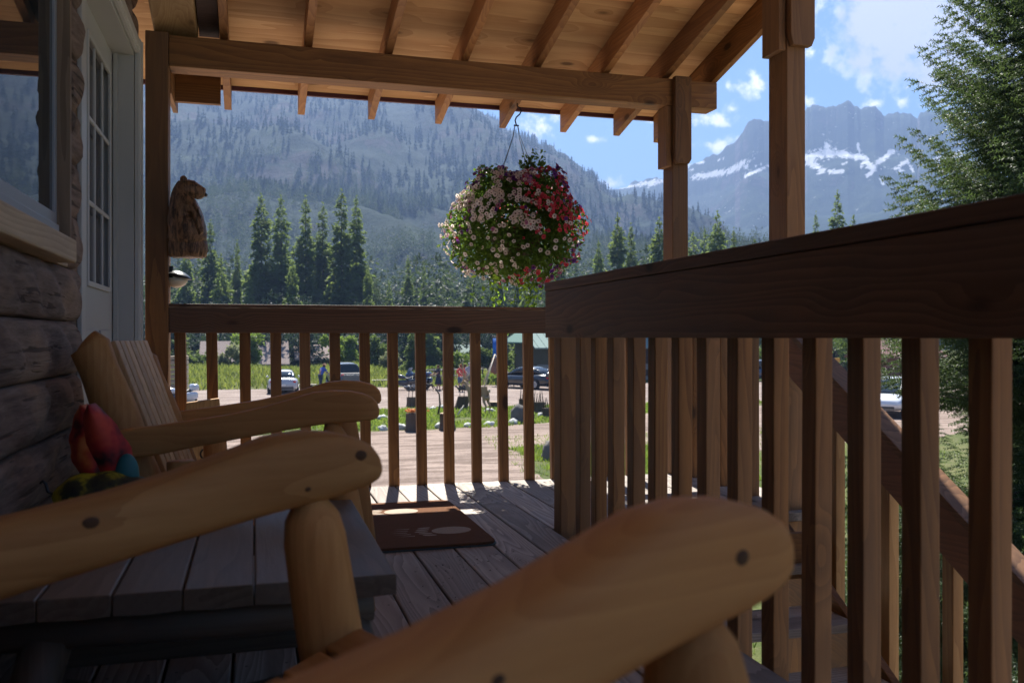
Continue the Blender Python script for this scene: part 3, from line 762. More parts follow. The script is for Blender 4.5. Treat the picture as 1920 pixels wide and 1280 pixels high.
text_obj('C', .085, (-.238, 4.798, .235), (rad(90), 0, 0), burnt, sg); text_obj('S', .075, (-.228, 4.798, .165), (rad(90), 0, 0), burnt, sg)

#==SECTION bear
# ------------------------------------------------------------------ skinned figures
def skin(name, pts, edges, mat_, parent=None, sub=2, loc=(0, 0, 0), rot=0, scale=1, root=0, disp=None):
    """pts: list of (x,y,z,r[,r2]) -> one continuous surface"""
    me = bpy.data.meshes.new(name)
    me.from_pydata([p[:3] for p in pts], edges, [])
    o = bpy.data.objects.new(name, me); COL.objects.link(o)
    m = o.modifiers.new('s', 'SKIN'); m.use_smooth_shade = True
    if not me.skin_vertices:
        bm = bmesh.new(); bm.from_mesh(me); bm.verts.layers.skin.verify(); bm.to_mesh(me); bm.free()
    for i, p in enumerate(pts):
        sv_ = me.skin_vertices[0].data[i]; sv_.radius = (p[3], p[4] if len(p) > 4 else p[3]); sv_.use_root = (i == root)
    s = o.modifiers.new('u', 'SUBSURF'); s.levels = sub; s.render_levels = sub
    dg = bpy.context.evaluated_depsgraph_get(); dg.update()
    m2 = bpy.data.meshes.new_from_object(o.evaluated_get(dg)); bpy.data.objects.remove(o)
    m2.name = name; m2.materials.clear(); m2.materials.append(mat_)
    Mx = Matrix.Translation(Vector(loc)) @ Matrix.Rotation(rot, 4, 'Z') @ Matrix.Scale(scale, 4)
    for v in m2.vertices:
        c = v.co.copy()
        if disp: c = disp(c, v.normal)
        v.co = (Mx @ c)-world_off(parent)
    m2.polygons.foreach_set('use_smooth', [True]*len(m2.polygons))
    a = m2.attributes.new('rnd', 'FLOAT', 'POINT'); a.data.foreach_set('value', [random.random()]*len(m2.vertices))
    r = bpy.data.objects.new(name, m2); COL.objects.link(r); r.parent = parent; return r
# ------------------------------------------------------------------ bear carving on the left post
BX, BY = -.335, 4.93
bear = thing('bear_carving', 'carved brown wooden bear mounted on the left porch post', 'carving', (BX, BY, 1.25))
def bm_mat():
    t = NT('carved_bear'); o = t.obj(); st_ = t.vmath('MULTIPLY', o, (1, 1, .25)); n = t.noise(st_, 60, 5, .7); m = t.noise(o, 14, 4)
    c = t.mix(t.ramp(n, .35, .65), (.035,.018,.009), (.36,.19,.09)); c = t.mix(t.math('MULTIPLY', m, .4), c, (.10,.05,.025))
    t.principled(c, .5, t.bump(n, 1, .006), .4); return t.m
def bd(c, n):
    if c.z < 1.47:
        a = math.atan2(c.y-BY, c.x-BX); k = .006*math.sin(a*22+c.z*14+2*math.sin(c.z*30)); return c+n*k
    return c+n*.003*math.sin(c.z*160+c.x*40)
bp = [(BX+.00, BY, 1.285, .082, .09), (BX+.005, BY, 1.35, .100, .11), (BX-.0, BY, 1.42, .098, .10), (BX-.008, BY, 1.49, .086, .085), (BX-.020, BY, 1.55, .070, .07), (BX-.014, BY, 1.605, .066, .064),
      (BX+.022, BY, 1.60, .058, .058), (BX+.060, BY, 1.583, .037, .042), (BX+.092, BY, 1.568, .026, .03),
      (BX+.035, BY-.06, 1.49, .026), (BX+.06, BY-.07, 1.42, .022), (BX+.072, BY-.06, 1.355, .022), (BX+.035, BY+.06, 1.49, .026), (BX+.06, BY+.07, 1.42, .022), (BX+.072, BY+.06, 1.355, .022)]
skin('body', bp, [(0,1),(1,2),(2,3),(3,4),(4,5),(5,6),(6,7),(7,8),(3,9),(9,10),(10,11),(3,12),(12,13),(13,14)], bm_mat(), bear, 2, disp=bd)
for s in (-1, 1):
    b = MB(); b.ell((BX-.012, BY+s*.040, 1.640), (.018, .014, .020), 12, 8); b.build('ear', bm_mat(), bear)
b = MB(); b.ell((BX+.094, BY, 1.570), (.010, .013, .010), 10, 8); b.ell((BX+.048, BY-.036, 1.612), (.006, .005, .006), 8, 6); b.ell((BX+.048, BY+.036, 1.612), (.006, .005, .006), 8, 6); b.build('nose_and_eyes', plain('nose_dark', (.04,.025,.02), .4), bear)
b = MB(); rings = []
for i in range(8):
    z = 1.245+i*.03; r = [.088, .096, .096, .09, .082, .07, .055, .04][i]
    rings.append([(BX+.005+r*math.cos(q)*(1+.05*math.sin(q*11)), BY+r*.8*math.sin(q)*(1+.05*math.sin(q*9)), z+.004*math.sin(q*7)) for q in [2*PI*j/44 for j in range(44)]])
b.loft(rings); b.build('carved_base', bm_mat(), bear)
b = MB(); b.box(-.423, -.40, BY-.03, BY+.03, 1.3, 1.5); b.build('bracket', cedar('z'), bear)
# ------------------------------------------------------------------ porch lamp
lp = thing('porch_lamp', 'small wall lamp with dark cap and cream globe below the bear', 'lamp', (-.39, 5.0, 1.15))
def lathe(b, c, prof, n=24, mi=0):
    b.loft([[(c[0]+r*math.cos(q), c[1]+r*math.sin(q), c[2]+z) for q in [2*PI*j/n for j in range(n)]] for r, z in prof], mi, True)
b = MB(); lathe(b, (-.385, 4.99, 1.142), [(.072, 0), (.074, .004), (.06, .016), (.035, .030), (.012, .036)]); b.xf(Matrix.Translation((-.385, 4.99, 1.142)) @ Matrix.Rotation(rad(10), 4, 'Y') @ Matrix.Translation((.385, -4.99, -1.142))); b.build('cap', plain('lamp_black', (.012,.016,.02), .35), lp)
b = MB(); lathe(b, (-.389, 4.99, 1.142), [(.058, -.004), (.055, -.02), (.042, -.040), (.022, -.050), (.004, -.054)]); b.build('globe', plain('lamp_cream', (.62,.56,.42), .35, noisef=.03), lp)
b = MB(); b.box(-.4225, -.405, 4.97, 5.01, 1.12, 1.2); b.tube([(-.41, 4.99, 1.165), (-.385, 4.99, 1.172)], .008, 8); b.build('bracket', plain('lamp_black', (.012,.016,.02), .35), lp)

#==SECTION basket
# ------------------------------------------------------------------ hanging flower basket
HX, HY, HZ = 1.59, 5.42, 1.555
hb = thing('flower_basket', 'huge ball of pink, red and purple petunias hanging from the porch beam', 'hanging basket', (HX, HY, 1.2))
b = MB()
hk = [(HX+.005, HY, 2.31), (HX+.005, HY, 2.285), (HX+.022, HY, 2.275), (HX+.032, HY, 2.255), (HX+.022, HY, 2.235), (HX, HY, 2.215), (HX-.008, HY, 2.195), (HX, HY, 2.165)]
b.tube(hk, .0045, 8); b.tube([(HX-.016, HY, 2.163), (HX+.016, HY, 2.163)], .005, 8); b.build('hook', plain('hook_black', (.02,.02,.022), .4, .6), hb)
for k in range(4):
    a = rad(35+90*k); b = MB(); ex, ey = HX+.17*math.cos(a), HY+.17*math.sin(a)
    b.tube([(HX+.012*math.cos(a), HY+.012*math.sin(a), 2.163), (HX+.03*math.cos(a), HY+.03*math.sin(a), 2.09), (HX+.10*math.cos(a), HY+.10*math.sin(a), 1.94), (ex, ey, 1.80), (ex, ey, 1.52)], .0018, 6); b.build('wire', plain('wire', (.08,.08,.08), .4, .6), hb)
b = MB(); lathe(b, (HX, HY, 1.34), [(.08, 0), (.13, .04), (.16, .10), (.165, .16), (.15, .16), (.145, .14), (.01, .13)]); b.build('basket_liner', plain('moss_liner', (.09,.07,.04), .9), hb)
RX, RY, RZ = .405, .39, .365
def basket_point(f=None):
    """random point in/near the shell of the flower ball (lumpy)"""
    while True:
        d = np.random.normal(size=3); d /= np.linalg.norm(d)
        if d[2] < -.9 and random.random() < .3: continue
        break
    k = 1+.20*mnoise.noise(Vector(d*1.7)+Vector((2, 0, 0)))+.13*mnoise.noise(Vector(d*5))
    e_ = 2.7; k *= 1/((abs(d[0])**e_+abs(d[1])**e_+abs(d[2])**e_)**(1/e_))*.93
    if d[2] < 0 and d[0] < 0: k *= 1.05
    if d[2] > 0: k *= 1-.12*d[2]
    if d[2] < -.2: k *= 1+.10*min(.5, -d[2]-.2)
    s = f if f is not None else 1.0
    return Vector((HX+d[0]*RX*k*s, HY+d[1]*RY*k*s, HZ+d[2]*RZ*k*s)), Vector(d)
LEAFV = np.array([[0, 0, 0], [.35, .28, .04], [.7, .24, .05], [1, 0, -.03], [.7, -.24, .05], [.35, -.28, .04]]); LEAFF = np.array([[0, 1, 2, 3], [0, 3, 4, 5]])
def rand_rot(n, axis_bias=None):
    """n random rotation matrices, x axis along axis_bias when given"""
    x = np.random.normal(size=(n, 3)) if axis_bias is None else axis_bias
    x = x/np.linalg.norm(x, axis=1, keepdims=True)
    u = np.random.normal(size=(n, 3)); z = np.cross(x, u); z /= np.linalg.norm(z, axis=1, keepdims=True); y = np.cross(z, x)
    return np.stack([x, y, z], axis=2)
def scatter(tv, tf, pos, rots, sc_, rnd=None):
    n = len(pos); sc_ = np.asarray(sc_).reshape(-1, 1, 1) if np.ndim(sc_) else sc_
    v = np.einsum('nij,kj->nki', rots, tv)*sc_+pos[:, None, :]
    f = (tf[None]+(np.arange(n)*len(tv))[:, None, None]).reshape(-1, tf.shape[1])
    r = np.repeat(np.random.rand(n) if rnd is None else rnd, len(tv))
    return v.reshape(-1, 3), f, r
n = 14000; pos = []; ax = []
for i in range(n):
    p, d = basket_point(random.uniform(.55, 1.02)); pos.append(p); ax.append(d+Vector(np.random.normal(size=3)*.8)+Vector((0, 0, -.25)))
for i in range(260):            # tufts standing above the ball
    a = random.choice([(.10, 0, .37), (.13, .0, .40), (-.20, 0, .30), (.16, .02, .36), (.07, 0, .36)]); pos.append(Vector((HX, HY, HZ))+Vector(a)+Vector(np.random.normal(size=3)*.028)); ax.append(Vector(np.random.normal(size=3)))
pos = np.array([tuple(p) for p in pos]); ax = np.array([tuple(p) for p in ax])
v, f, r = scatter(LEAFV, LEAFF, pos, rand_rot(len(pos), ax), np.random.uniform(.018, .036, len(pos)))
LEAFM = foliage('basket_leaf', (.025,.055,.012), (.085,.15,.03), .45, (.22,.36,.04))
big_mesh('foliage', v, f, LEAFM, hb, r)
# trailing stems with bright leaves
tp = []; ta = []; b = MB()
for k in range(20):
    a = random.uniform(0, 2*PI); rr = random.uniform(.05, .30); x, y = HX+rr*math.cos(a), HY+rr*math.sin(a)*.8
    z0 = HZ-RZ*.8; ln = random.choice([.06, .1, .14, .2, .26]) if k > 8 else random.uniform(.2, .40)
    pts = [(x, y, z0)]
    for q in range(1, 7): pts.append((x+.03*math.sin(q*.8+k)*q/6, y+.02*math.cos(q+k)*q/6, z0-ln*q/6))
    b.tube(pts, .0016, 5)
    for q in range(int(ln*48)):
        i = random.randint(1, 6); p = pts[i]; tp.append((p[0]+random.uniform(-.02, .02), p[1]+random.uniform(-.02, .02), p[2]+random.uniform(-.03, .03))); ta.append(np.random.normal(size=3)+np.array([0, 0, -.6]))
b.build('trailing_stem', LEAFM, hb)
tp = np.array(tp); v, f, r = scatter(LEAFV, LEAFF, tp, rand_rot(len(tp), np.array(ta)), np.random.uniform(.022, .045, len(tp)))
big_mesh('trailing_leaves', v, f, foliage('basket_leaf_bright', (.08,.16,.02), (.20,.34,.05), .6, (.5,.75,.08)), hb, r)
def flower_mesh(double=False):
    n = 20; v = [(0, 0, -.004)]; f = []
    for i in range(n):
        a = 2*PI*i/n; v.append((.28*math.cos(a), .28*math.sin(a), .05))
    for i in range(n):
        a = 2*PI*i/n; k = 1-.16*abs(math.cos(a*2.5))**3; v.append((1.0*k*math.cos(a), 1.0*k*math.sin(a), .16+.05*math.sin(a*5)))
    tri = [(0, 1+i, 1+(i+1) % n) for i in range(n)]; q = [(1+i, 1+n+i, 1+n+(i+1) % n, 1+(i+1) % n) for i in range(n)]
    return v, tri, q
fv, ft, fq = flower_mesh()
def petal(name, col, tr=.4):
    return foliage(name, tuple(c*.75 for c in col), col, tr, col, .5)
PK = petal('petal_pale', (.92,.78,.70), .5); EYE_ = petal('petal_eye', (.13,.05,.05), .2); RD = petal('petal_red', (.75,.07,.10), .5); RC = petal('petal_red_eye', (.35,.02,.03)); PU = petal('petal_purple', (.16,.035,.24)); PC = petal('petal_purple_eye', (.04,.01,.06)); MG = petal('petal_mauve', (.45,.16,.28))
def make_flower_data(name, m1, m2):
    me = bpy.data.meshes.new(name); me.from_pydata(fv, [], ft+fq); me.materials.append(m1); me.materials.append(m2)
    me.polygons.foreach_set('material_index', [1]*len(ft)+[0]*len(fq)); me.polygons.foreach_set('use_smooth', [True]*(len(ft)+len(fq)))
    a = me.attributes.new('rnd', 'FLOAT', 'POINT'); a.data.foreach_set('value', [.5]*len(fv)); return me
FD = {'p': make_flower_data('flower', PK, EYE_), 'r': make_flower_data('flower', RD, RC), 'u': make_flower_data('flower', PU, PC), 'm': make_flower_data('flower', MG, EYE_)}
rest = {k: [] for k in FD}; cnt = 0
for i in range(3900):
    p, d = basket_point(random.uniform(.98, 1.06))
    side = (p.x-HX)/RX; hgt = (p.z-HZ)/RZ; nn = mnoise.noise(Vector(d*2.6))+mnoise.noise(Vector(d*6))*.5
    side += .25*nn
    if hgt < -.2 and random.random() < .62: continue
    if mnoise.noise(Vector(d*3.2)+Vector((9, 1, 4))) < -.30: continue
    if side > .16: k = 'r' if random.random() < .84 else random.choice('ppu')
    elif side > -.15: k = random.choices('prmu', (.62, .30, .03, .05))[0] if nn > -.15 else random.choices('pr', (.4, .6))[0]
    else: k = random.choices('pmru', (.92, .04, .01, .03))[0]
    if (hgt > .55 and random.random() < .45) or (hgt < -.35 and side > .1 and random.random() < .55): k = random.choices('ump', (.4, .3, .3))[0]
    if k == 'p' and mnoise.noise(Vector(d*4+Vector((5, 5, 5)))) < -.22: continue
    nrm = (d+Vector(np.random.normal(size=3)*.35)+Vector((-.1, -.35, 0))).normalized(); s = random.uniform(.0115, .0175)*(1.0 if k != 'r' else .92)
    q = nrm.to_track_quat('Z', 'Y').to_matrix()
    facing = (Vector((0, 0, EYE))-p).normalized().dot(d) > .35
    if cnt < 100 and facing:
        o = bpy.data.objects.new('flower', FD[k]); COL.objects.link(o); o.parent = hb; o.matrix_local = Matrix.Translation(p-world_off(hb)) @ q.to_4x4() @ Matrix.Scale(s, 4); cnt += 1
    else: rest[k].append((p, q, s))
allf = MB(); mats = [PK, EYE_, RD, RC, PU, PC, MG]; mm = {'p': (0, 1), 'r': (2, 3), 'u': (4, 5), 'm': (6, 1)}
for k, L_ in rest.items():
    for p, q, s in L_:
        vs = [p+q @ Vector(x)*s for x in fv]; rr = random.random()
        k0 = allf.n; allf.add(vs, ft, mm[k][1], True, rr)
        for fc in fq: allf.f.append([i+k0 for i in fc]); allf.m.append(mm[k][0]); allf.sm.append(True)
o = allf.build('small_flowers', mats, hb, kind='stuff')

#==SECTION land
# ------------------------------------------------------------------ ground, road, drive, island
def ground_mat():
    t = NT('grass_ground'); o = t.obj(); n = t.noise(o, .35, 5, .6); m = t.noise(o, 3.5, 5, .7); k = t.noise(o, 30, 3, .7)
    c = t.mix(t.ramp(n, .35, .65), (.06,.085,.025), (.125,.13,.05)); c = t.mix(t.ramp(m, .5, .7), c, (.18,.155,.09)); c = t.mix(t.math('MULTIPLY', k, .5), c, (.05,.065,.02))
    t.principled(c, .95, t.bump(k, .8, .03), .1); return t.m
def gravel_mat(name, a, b_, c_):
    t = NT(name); o = t.obj(); n = t.noise(o, .22, 5, .6); m = t.noise(t.vmath('MULTIPLY', o, (.5, 2.2, 1)), .8, 5, .65); k = t.noise(o, 45, 4, .8); k2 = t.noise(o, 9, 4, .7)
    c = t.mix(t.ramp(n, .35, .65), a, b_); c = t.mix(t.math('MULTIPLY', t.ramp(m, .45, .58), .9), c, c_)
    v = t.n('TexVoronoi'); t.l(o, v.inputs[0]); v.inputs['Scale'].default_value = 38; sep = t.n('SeparateColor'); t.l(v.outputs['Color'], sep.inputs[0])
    c = t.mix(t.math('MULTIPLY', t.math('SUBTRACT', sep.outputs[0], .5), .5), c, tuple(min(1, x*1.9) for x in a)); c = t.mix(t.math('MULTIPLY', t.ramp(k2, .45, .75), .55), c, tuple(x*.5 for x in a))
    t.principled(c, .95, t.bump(k, .7, .02), .1); return t.m
ground = MB(); ground.add([(-4600, -4600, GZ), (4600, -4600, GZ), (4600, 4600, GZ), (-4600, 4600, GZ)], [(0, 1, 2, 3)])
g = ground.build('ground', ground_mat()); g['kind'] = 'structure'
def sheet(name, outline, mat_, dz, jag=.35, seed=1):
    pts = []; n = len(outline)
    for i in range(n):
        a, c = Vector(outline[i]), Vector(outline[(i+1) % n]); L_ = (c-a).length; m = max(2, min(160, int(L_/.5)))
        nr = Vector((-(c-a).y, (c-a).x)).normalized()
        for k in range(m):
            p = a+(c-a)*k/m; w_ = jag*(mnoise.noise(Vector((p.x*.35, p.y*.35, seed)))+.6*mnoise.noise(Vector((p.x*1.5, p.y*1.5, seed))))
            pts.append((p.x+nr.x*w_, p.y+nr.y*w_, GZ+dz))
    bm = bmesh.new(); vs = [bm.verts.new(p) for p in pts]; fc = bm.faces.new(vs); bmesh.ops.triangulate(bm, faces=[fc]); bmesh.ops.recalc_face_normals(bm, faces=bm.faces)
    for f_ in bm.faces:
        if f_.normal.z < 0: f_.normal_flip()
    me = bpy.data.meshes.new(name); bm.to_mesh(me); bm.free(); me.materials.append(mat_); o = bpy.data.objects.new(name, me); COL.objects.link(o); o['kind'] = 'structure'; return o
def G2(x, y): p = at_ground(x, y); return (p.x, p.y)
GR = gravel_mat('gravel', (.215,.165,.14), (.29,.225,.19), (.13,.095,.078)); RD_ = gravel_mat('road_gravel', (.22,.175,.155), (.29,.24,.215), (.15,.115,.10)); BOUNCE = gravel_mat('bounce_pale', (.50,.42,.36), (.60,.52,.45), (.42,.34,.29))
sheet('road', [(-60, 43.5), (8.1, 43.0), (26, 42.2), (90, 36), (120, 44), (90, 60), (26, 62), (5, 63), (-60, 64)], RD_, .008, .8, 3)
sheet('gravel_drive', [(-40, 32.4), (-8, 32.2), (6.2, 32.9), (11, 34.2), (17, 37.4), (26, 40.8), (40, 42.2), (46, 36), (24, 26), (13.5, 24), (9.2, 27), (7.2, 23), (5.5, 17), (4.5, 12), (4.2, 6.5), (-6, 5.6), (-40, 6)], GR, .004, .7, 9)
sheet('bounce_sheet_front', [(-40, 5.5), (-6, 5.4), (2.6, 5.2), (4.6, 6.4), (4.8, 13), (-8, 13.6), (-40, 13)], BOUNCE, .008, .2, 6)  # added out of view: pale reflector bouncing sun up to the porch ceiling
sheet('bounce_sheet_side', [(1.5, -26), (16, -26), (16, -2), (9, 1), (5.2, 2.2), (3.2, 2.0), (1.5, 1.2)], BOUNCE, .010, .3, 16)  # added pale reflector beside and behind the porch, warm bounce on camera-facing surfaces
sheet('footpath', [(5, 4), (9, 6.5), (20, 17), (30, 27), (32, 26), (24, 14), (12, 4), (7, 1)], GR, .004, .5, 5)
# grass bank beyond the road
def bank():
    nx, ny = 150, 34; vs = []; fs = []
    x0, x1, y0, y1 = -45, 46, 61.5, 84
    for j in range(ny+1):
        for i in range(nx+1):
            x = x0+(x1-x0)*i/nx; y = y0+(y1-y0)*j/ny+1.0*mnoise.noise(Vector((x*.15, 3, 1)))
            u = j/ny; h = (.85*min(1, u*3.2)**.8)*(1-.4*max(0, u-.5)*2)*(1+.5*mnoise.noise(Vector((x*.12, y*.12, 4)))+.2*mnoise.noise(Vector((x*.6, y*.6, 4))))
            fade = 1 if x < 8 else max(.22, 1-(x-8)/5)
            vs.append((x, y, GZ+h*fade-.05+ .0))
    for j in range(ny):
        for i in range(nx): a = j*(nx+1)+i; fs.append((a, a+1, a+nx+2, a+nx+1))
    me = bpy.data.meshes.new('grass_bank'); me.from_pydata(vs, [], fs); me.polygons.foreach_set('use_smooth', [True]*len(fs)); me.materials.append(MATS.setdefault('gm', ground_mat()))
    o = bpy.data.objects.new('grass_bank', me); COL.objects.link(o); o['kind'] = 'structure'
    return np.array(vs).reshape(ny+1, nx+1, 3)
BK = bank()
def blades(name, pts, h, w, mat_, lean=.35, rndv=None):
    n = len(pts); pts = np.asarray(pts, dtype=float); a = np.random.rand(n)*2*PI; hh = h*np.random.uniform(.5, 1.25, n)
    dx = np.stack([np.cos(a), np.sin(a), np.zeros(n)], 1)*(w*np.random.uniform(.6, 1.4, n))[:, None]
    ln = np.stack([np.random.normal(size=n), np.random.normal(size=n), np.zeros(n)], 1)*lean*hh[:, None]
    v = np.stack([pts-dx, pts+dx, pts+ln*.45+dx*.7+np.array([0, 0, 1])*hh[:, None]*.55, pts+ln*.45-dx*.7+np.array([0, 0, 1])*hh[:, None]*.55, pts+ln+np.array([0, 0, 1])*hh[:, None]], 1).reshape(-1, 3)
    base = np.arange(n)[:, None]*5
    f = np.concatenate([base+np.array([[0, 1, 2]]), base+np.array([[0, 2, 3]]), base+np.array([[3, 2, 4]])]).reshape(-1, 3)
    r = np.repeat(np.random.rand(n)*.7+.3*np.array([mnoise.noise(Vector((p[0]*.5, p[1]*.5, 0)))+.5 for p in pts]) if rndv is None else rndv, 5)
    return big_mesh(name, v, f, mat_, None, r, kind='stuff')
GRS = foliage('grass_blade', (.09,.15,.02), (.22,.28,.055), .42, (.32,.44,.06)); GRT = foliage('tall_grass', (.07,.14,.022), (.22,.23,.065), .42, (.34,.38,.07))
pp = []
while len(pp) < 26000:
    x = random.uniform(-12, 26); y = random.uniform(32.4, 43.5)
    lo = 33.1 if x < 9 else 33.1+(x-9)*.5; hi = 42.8-.0*x
    lo += .5*mnoise.noise(Vector((x*.35, 2, 1))); 
    if lo < y < hi and mnoise.noise(Vector((x*.4, y*.4, 2))) > -.35: pp.append((x, y, GZ))
blades('grass', pp, .13, .028, GRS)
pp = []
ny_, nx_ = BK.shape[:2]
while len(pp) < 42000:
    i = random.uniform(0, nx_-1.01); j = random.uniform(.3, (ny_-1)*.8); a = BK[int(j), int(i)]; c = BK[int(j)+1, int(i)+1]; q = random.random()
    p = a+(c-a)*np.array([i-int(i), j-int(j), (i-int(i)+j-int(j))/2])
    if p[0] > 26: continue
    pp.append(tuple(p))
hts = blades('tall_grass', pp, .46, .04, GRT, .35)
pp = []
for _ in range(24000):
    x = random.uniform(2.7, 20); y = random.uniform(1.5, 30)
    if 5.6+(y-14)*.12 < x or y < 14:
        d1 = abs((x-5)-(y-4)*.93)/1.4
        if d1 < 1.4 and y < 27: continue
        pp.append((x, y, GZ))
blades('lawn', pp, .09, .010, GRS)
pp = []
sheet('grass_patch', [(7.7, 26.5), (8.6, 27.3), (12, 26), (12, 20), (6.6, 19), (7.3, 23)], ground_mat(), .012, .5, 12)
for _ in range(9000):
    x, y = random.uniform(6.6, 12), random.uniform(19, 27)
    if x > 7.5+.9*mnoise.noise(Vector((y*.8, 1, 1)))-(23-y)*.12*(y < 23) and y < 26.6: pp.append((x, y, GZ))
blades('grass', pp, .14, .02, GRS)

# ------------------------------------------------------------------ conifers
def conifer_arrays(seed, H, R, n_br, dens, leaf, trunk_gap=.06, pw=.85, droop=.35):
    rs = np.random.RandomState(seed); P = []; A = []; S = []
    for i in range(n_br):
        t = rs.rand()**1.15*(1-trunk_gap)+trunk_gap; z = t*H
        if rs.rand() < .15: continue
        L_ = R*((1-t)**pw)*rs.uniform(.45, 1.1)*(1+.25*math.sin(t*22+seed))+.12
        az = rs.rand()*2*PI; n = max(3, int(L_*dens))
        s = rs.rand(n)**.7; dirv = np.array([math.cos(az), math.sin(az), 0])
        up = .25*(1 if t > .8 else 0)
        p = dirv[None]*(s*L_)[:, None]; p[:, 2] = z+L_*(up*s-droop*s**1.4+.12*s**4)
        side = np.array([-dirv[1], dirv[0], 0]); w_ = rs.normal(size=n)*.16*L_*(1.1-s); p += side[None]*w_[:, None]; p[:, 2] += rs.normal(size=n)*.06*L_-np.abs(w_)*.3
        P.append(p); a = dirv[None]*.8+rs.normal(size=(n, 3))*.55+np.array([0, 0, -.45]); A.append(a); S.append(leaf*rs.uniform(.6, 1.35, n)*(.45+.55*min(1, (1-t)*2.5)))
    # leader
    n = 20; p = np.zeros((n, 3)); p[:, 2] = H*(.93+.09*rs.rand(n)); P.append(p); A.append(rs.normal(size=(n, 3))*.5+np.array([0, 0, 1.])); S.append(leaf*.5*np.ones(n))
    return np.concatenate(P), np.concatenate(A), np.concatenate(S)
CLV = np.array([[0, 0, 0], [.45, .20, .02], [1, 0, -.06], [.45, -.20, .02], [.3, 0, .2], [.75, 0, .12]]); CLF = np.array([[0, 1, 2], [0, 2, 3], [0, 4, 5], [0, 5, 2]])
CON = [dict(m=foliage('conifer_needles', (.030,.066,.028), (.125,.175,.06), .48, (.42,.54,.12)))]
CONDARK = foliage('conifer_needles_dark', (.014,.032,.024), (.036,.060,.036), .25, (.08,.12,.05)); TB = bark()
def tree_data(key, H, R, n_br, dens, leaf, mat_, **kw):
    P, A, S = conifer_arrays(hash_(key), H, R, n_br, dens, leaf, **kw); v, f, r = scatter(CLV, CLF, P, rand_rot(len(P), A), S)
    return v, f, r
def hash_(s): return sum(ord(c)*(i+3) for i, c in enumerate(s)) % 9973
TVAR = []
def make_tree_variant(key, H, R, n_br, dens, leaf, mat_, pw=.85, droop=.35):
    v, f, r = tree_data(key, H, R, n_br, dens, leaf, mat_, pw=pw, droop=droop)
    c = big_mesh('crown', v, f, mat_, None, r); me = c.data; bpy.data.objects.remove(c)
    b = MB(); b.tube([(0, 0, -.3), (0, 0, H*.3), (.02, 0, H*.7), (0, 0, H)], [H*.009, H*.006, H*.003, .01], 8); t = b.build('trunk', TB); tm = t.data; bpy.data.objects.remove(t)
    return me, tm, H
CM = CON[0]['m']
for key, H, R, nb, dn, lf, pw, dr in (('a', 22, 2.5, 520, 13, .66, .66, .55), ('b', 22, 2.0, 470, 14, .62, .62, .6), ('c', 18, 2.9, 420, 12, .66, .8, .45), ('d', 12, 2.5, 300, 12, .58, .85, .35)):
    TVAR.append(make_tree_variant(key, H, R, nb, dn, lf, CM, pw, dr))
def put_tree(var, loc, H, label, group=None, name='conifer', wid=1.0, rot=None):
    me, tm, h0 = TVAR[var]; t = thing(name, label, 'tree', loc, group, local=True); s = H/h0; t.scale = (s*wid, s*wid, s); t.rotation_euler = (0, 0, random.random()*6.28 if rot is None else rot)
    for nm, m in (('crown', me), ('trunk', tm)):
        o = bpy.data.objects.new(nm, m); COL.objects.link(o); o.parent = t
    return t
TR = [ # px x, px top y, distance, variant, width, label
 (350,468,118,2,1.0,'broad conifer half hidden behind the bear carving and lamp'),
 (395,418,122,1,1.15,'dark spire conifer just right of the bear carving'),
 (415,480,112,3,.9,'shorter yellowish conifer leaning on the spire right of the bear'),
 (445,455,120,1,.75,'thin pointed conifer standing alone between the bear and the tall row'),
 (468,520,108,3,.9,'low conifer under the gap before the tall row of spires'),
 (490,370,116,0,1.2,'leftmost and widest conifer of the tall row behind the railing'),
 (527,373,119,0,1.05,'second tall conifer from the left in the row, right beside the widest'),
 (548,490,104,2,1.0,'yellow-green lower conifer in front of the second and third spires'),
 (573,374,117,1,1.15,'third tall spire from the left, slim with a sharp top'),
 (605,386,119,1,1.1,'shortest of the tall spires, fourth from the left'),
 (640,362,114,1,1.2,'tallest dark spire conifer, with a bare needle-thin tip'),
 (668,374,116,0,.98,'rightmost tall spire of the row, next to the open forest'),
 (690,500,110,2,.85,'stepped lower conifer at the right foot of the tall row'),
 (729,528,128,3,.7,'tiny dark conifer standing in the gap right of the tall row'),
 (765,484,124,1,.95,'pointed mid-height conifer left of the flower basket'),
 (795,498,128,1,.85,'slim conifer between its pointed neighbour and the flower basket'),
 (830,522,125,3,.9,'low rounded conifer touching the left side of the flower basket'),
 (880,520,122,3,.9,'low conifer under the left half of the flower basket'),
 (935,510,122,2,.9,'conifer hidden under the middle of the flower basket'),
 (985,530,120,3,.9,'low conifer under the right half of the flower basket'),
 (1050,470,118,2,.9,'mid-height conifer behind the right edge of the flower basket'),
 (1122,455,112,2,.8,'shorter left one of the dark conifer pair right of the basket'),
 (1158,407,110,2,1.05,'tall dark conifer of the pair between basket and post'),
 (1183,424,114,1,1.0,'slim conifer close against the right side of the dark pair'),
 (1236,415,100,2,1.1,'sunlit yellowish conifer left of the right corner post'),
 (1300,440,104,3,1.0,'small sunlit conifer just right of the corner post'),
 (1322,436,110,3,.8,'narrow conifer between small sunlit one and the tall one'),
 (1345,403,100,2,1.0,'tallest sunlit conifer between the two right posts'),
 (1376,432,108,1,.8,'thin dark conifer at the right foot of the tallest sunlit one'),
 (1415,455,108,3,.9,'low conifer against the left side of the nearer post'),
 (1530,402,150,1,.7,'tiny thin conifer right of the nearer post'),
 (1570,364,105,0,.9,'lone dark pointed conifer between near post and big spruce'),
 (1600,410,130,3,.8,'pale low conifer at the left tip of the big spruce')]
for x, y, d, v_, w_, lab in TR:
    p = at_depth(x, y, d); H = p.z-GZ; put_tree(v_, (p.x, p.y, GZ), H, lab, 'conifers beyond the yard', wid=w_*1.0)
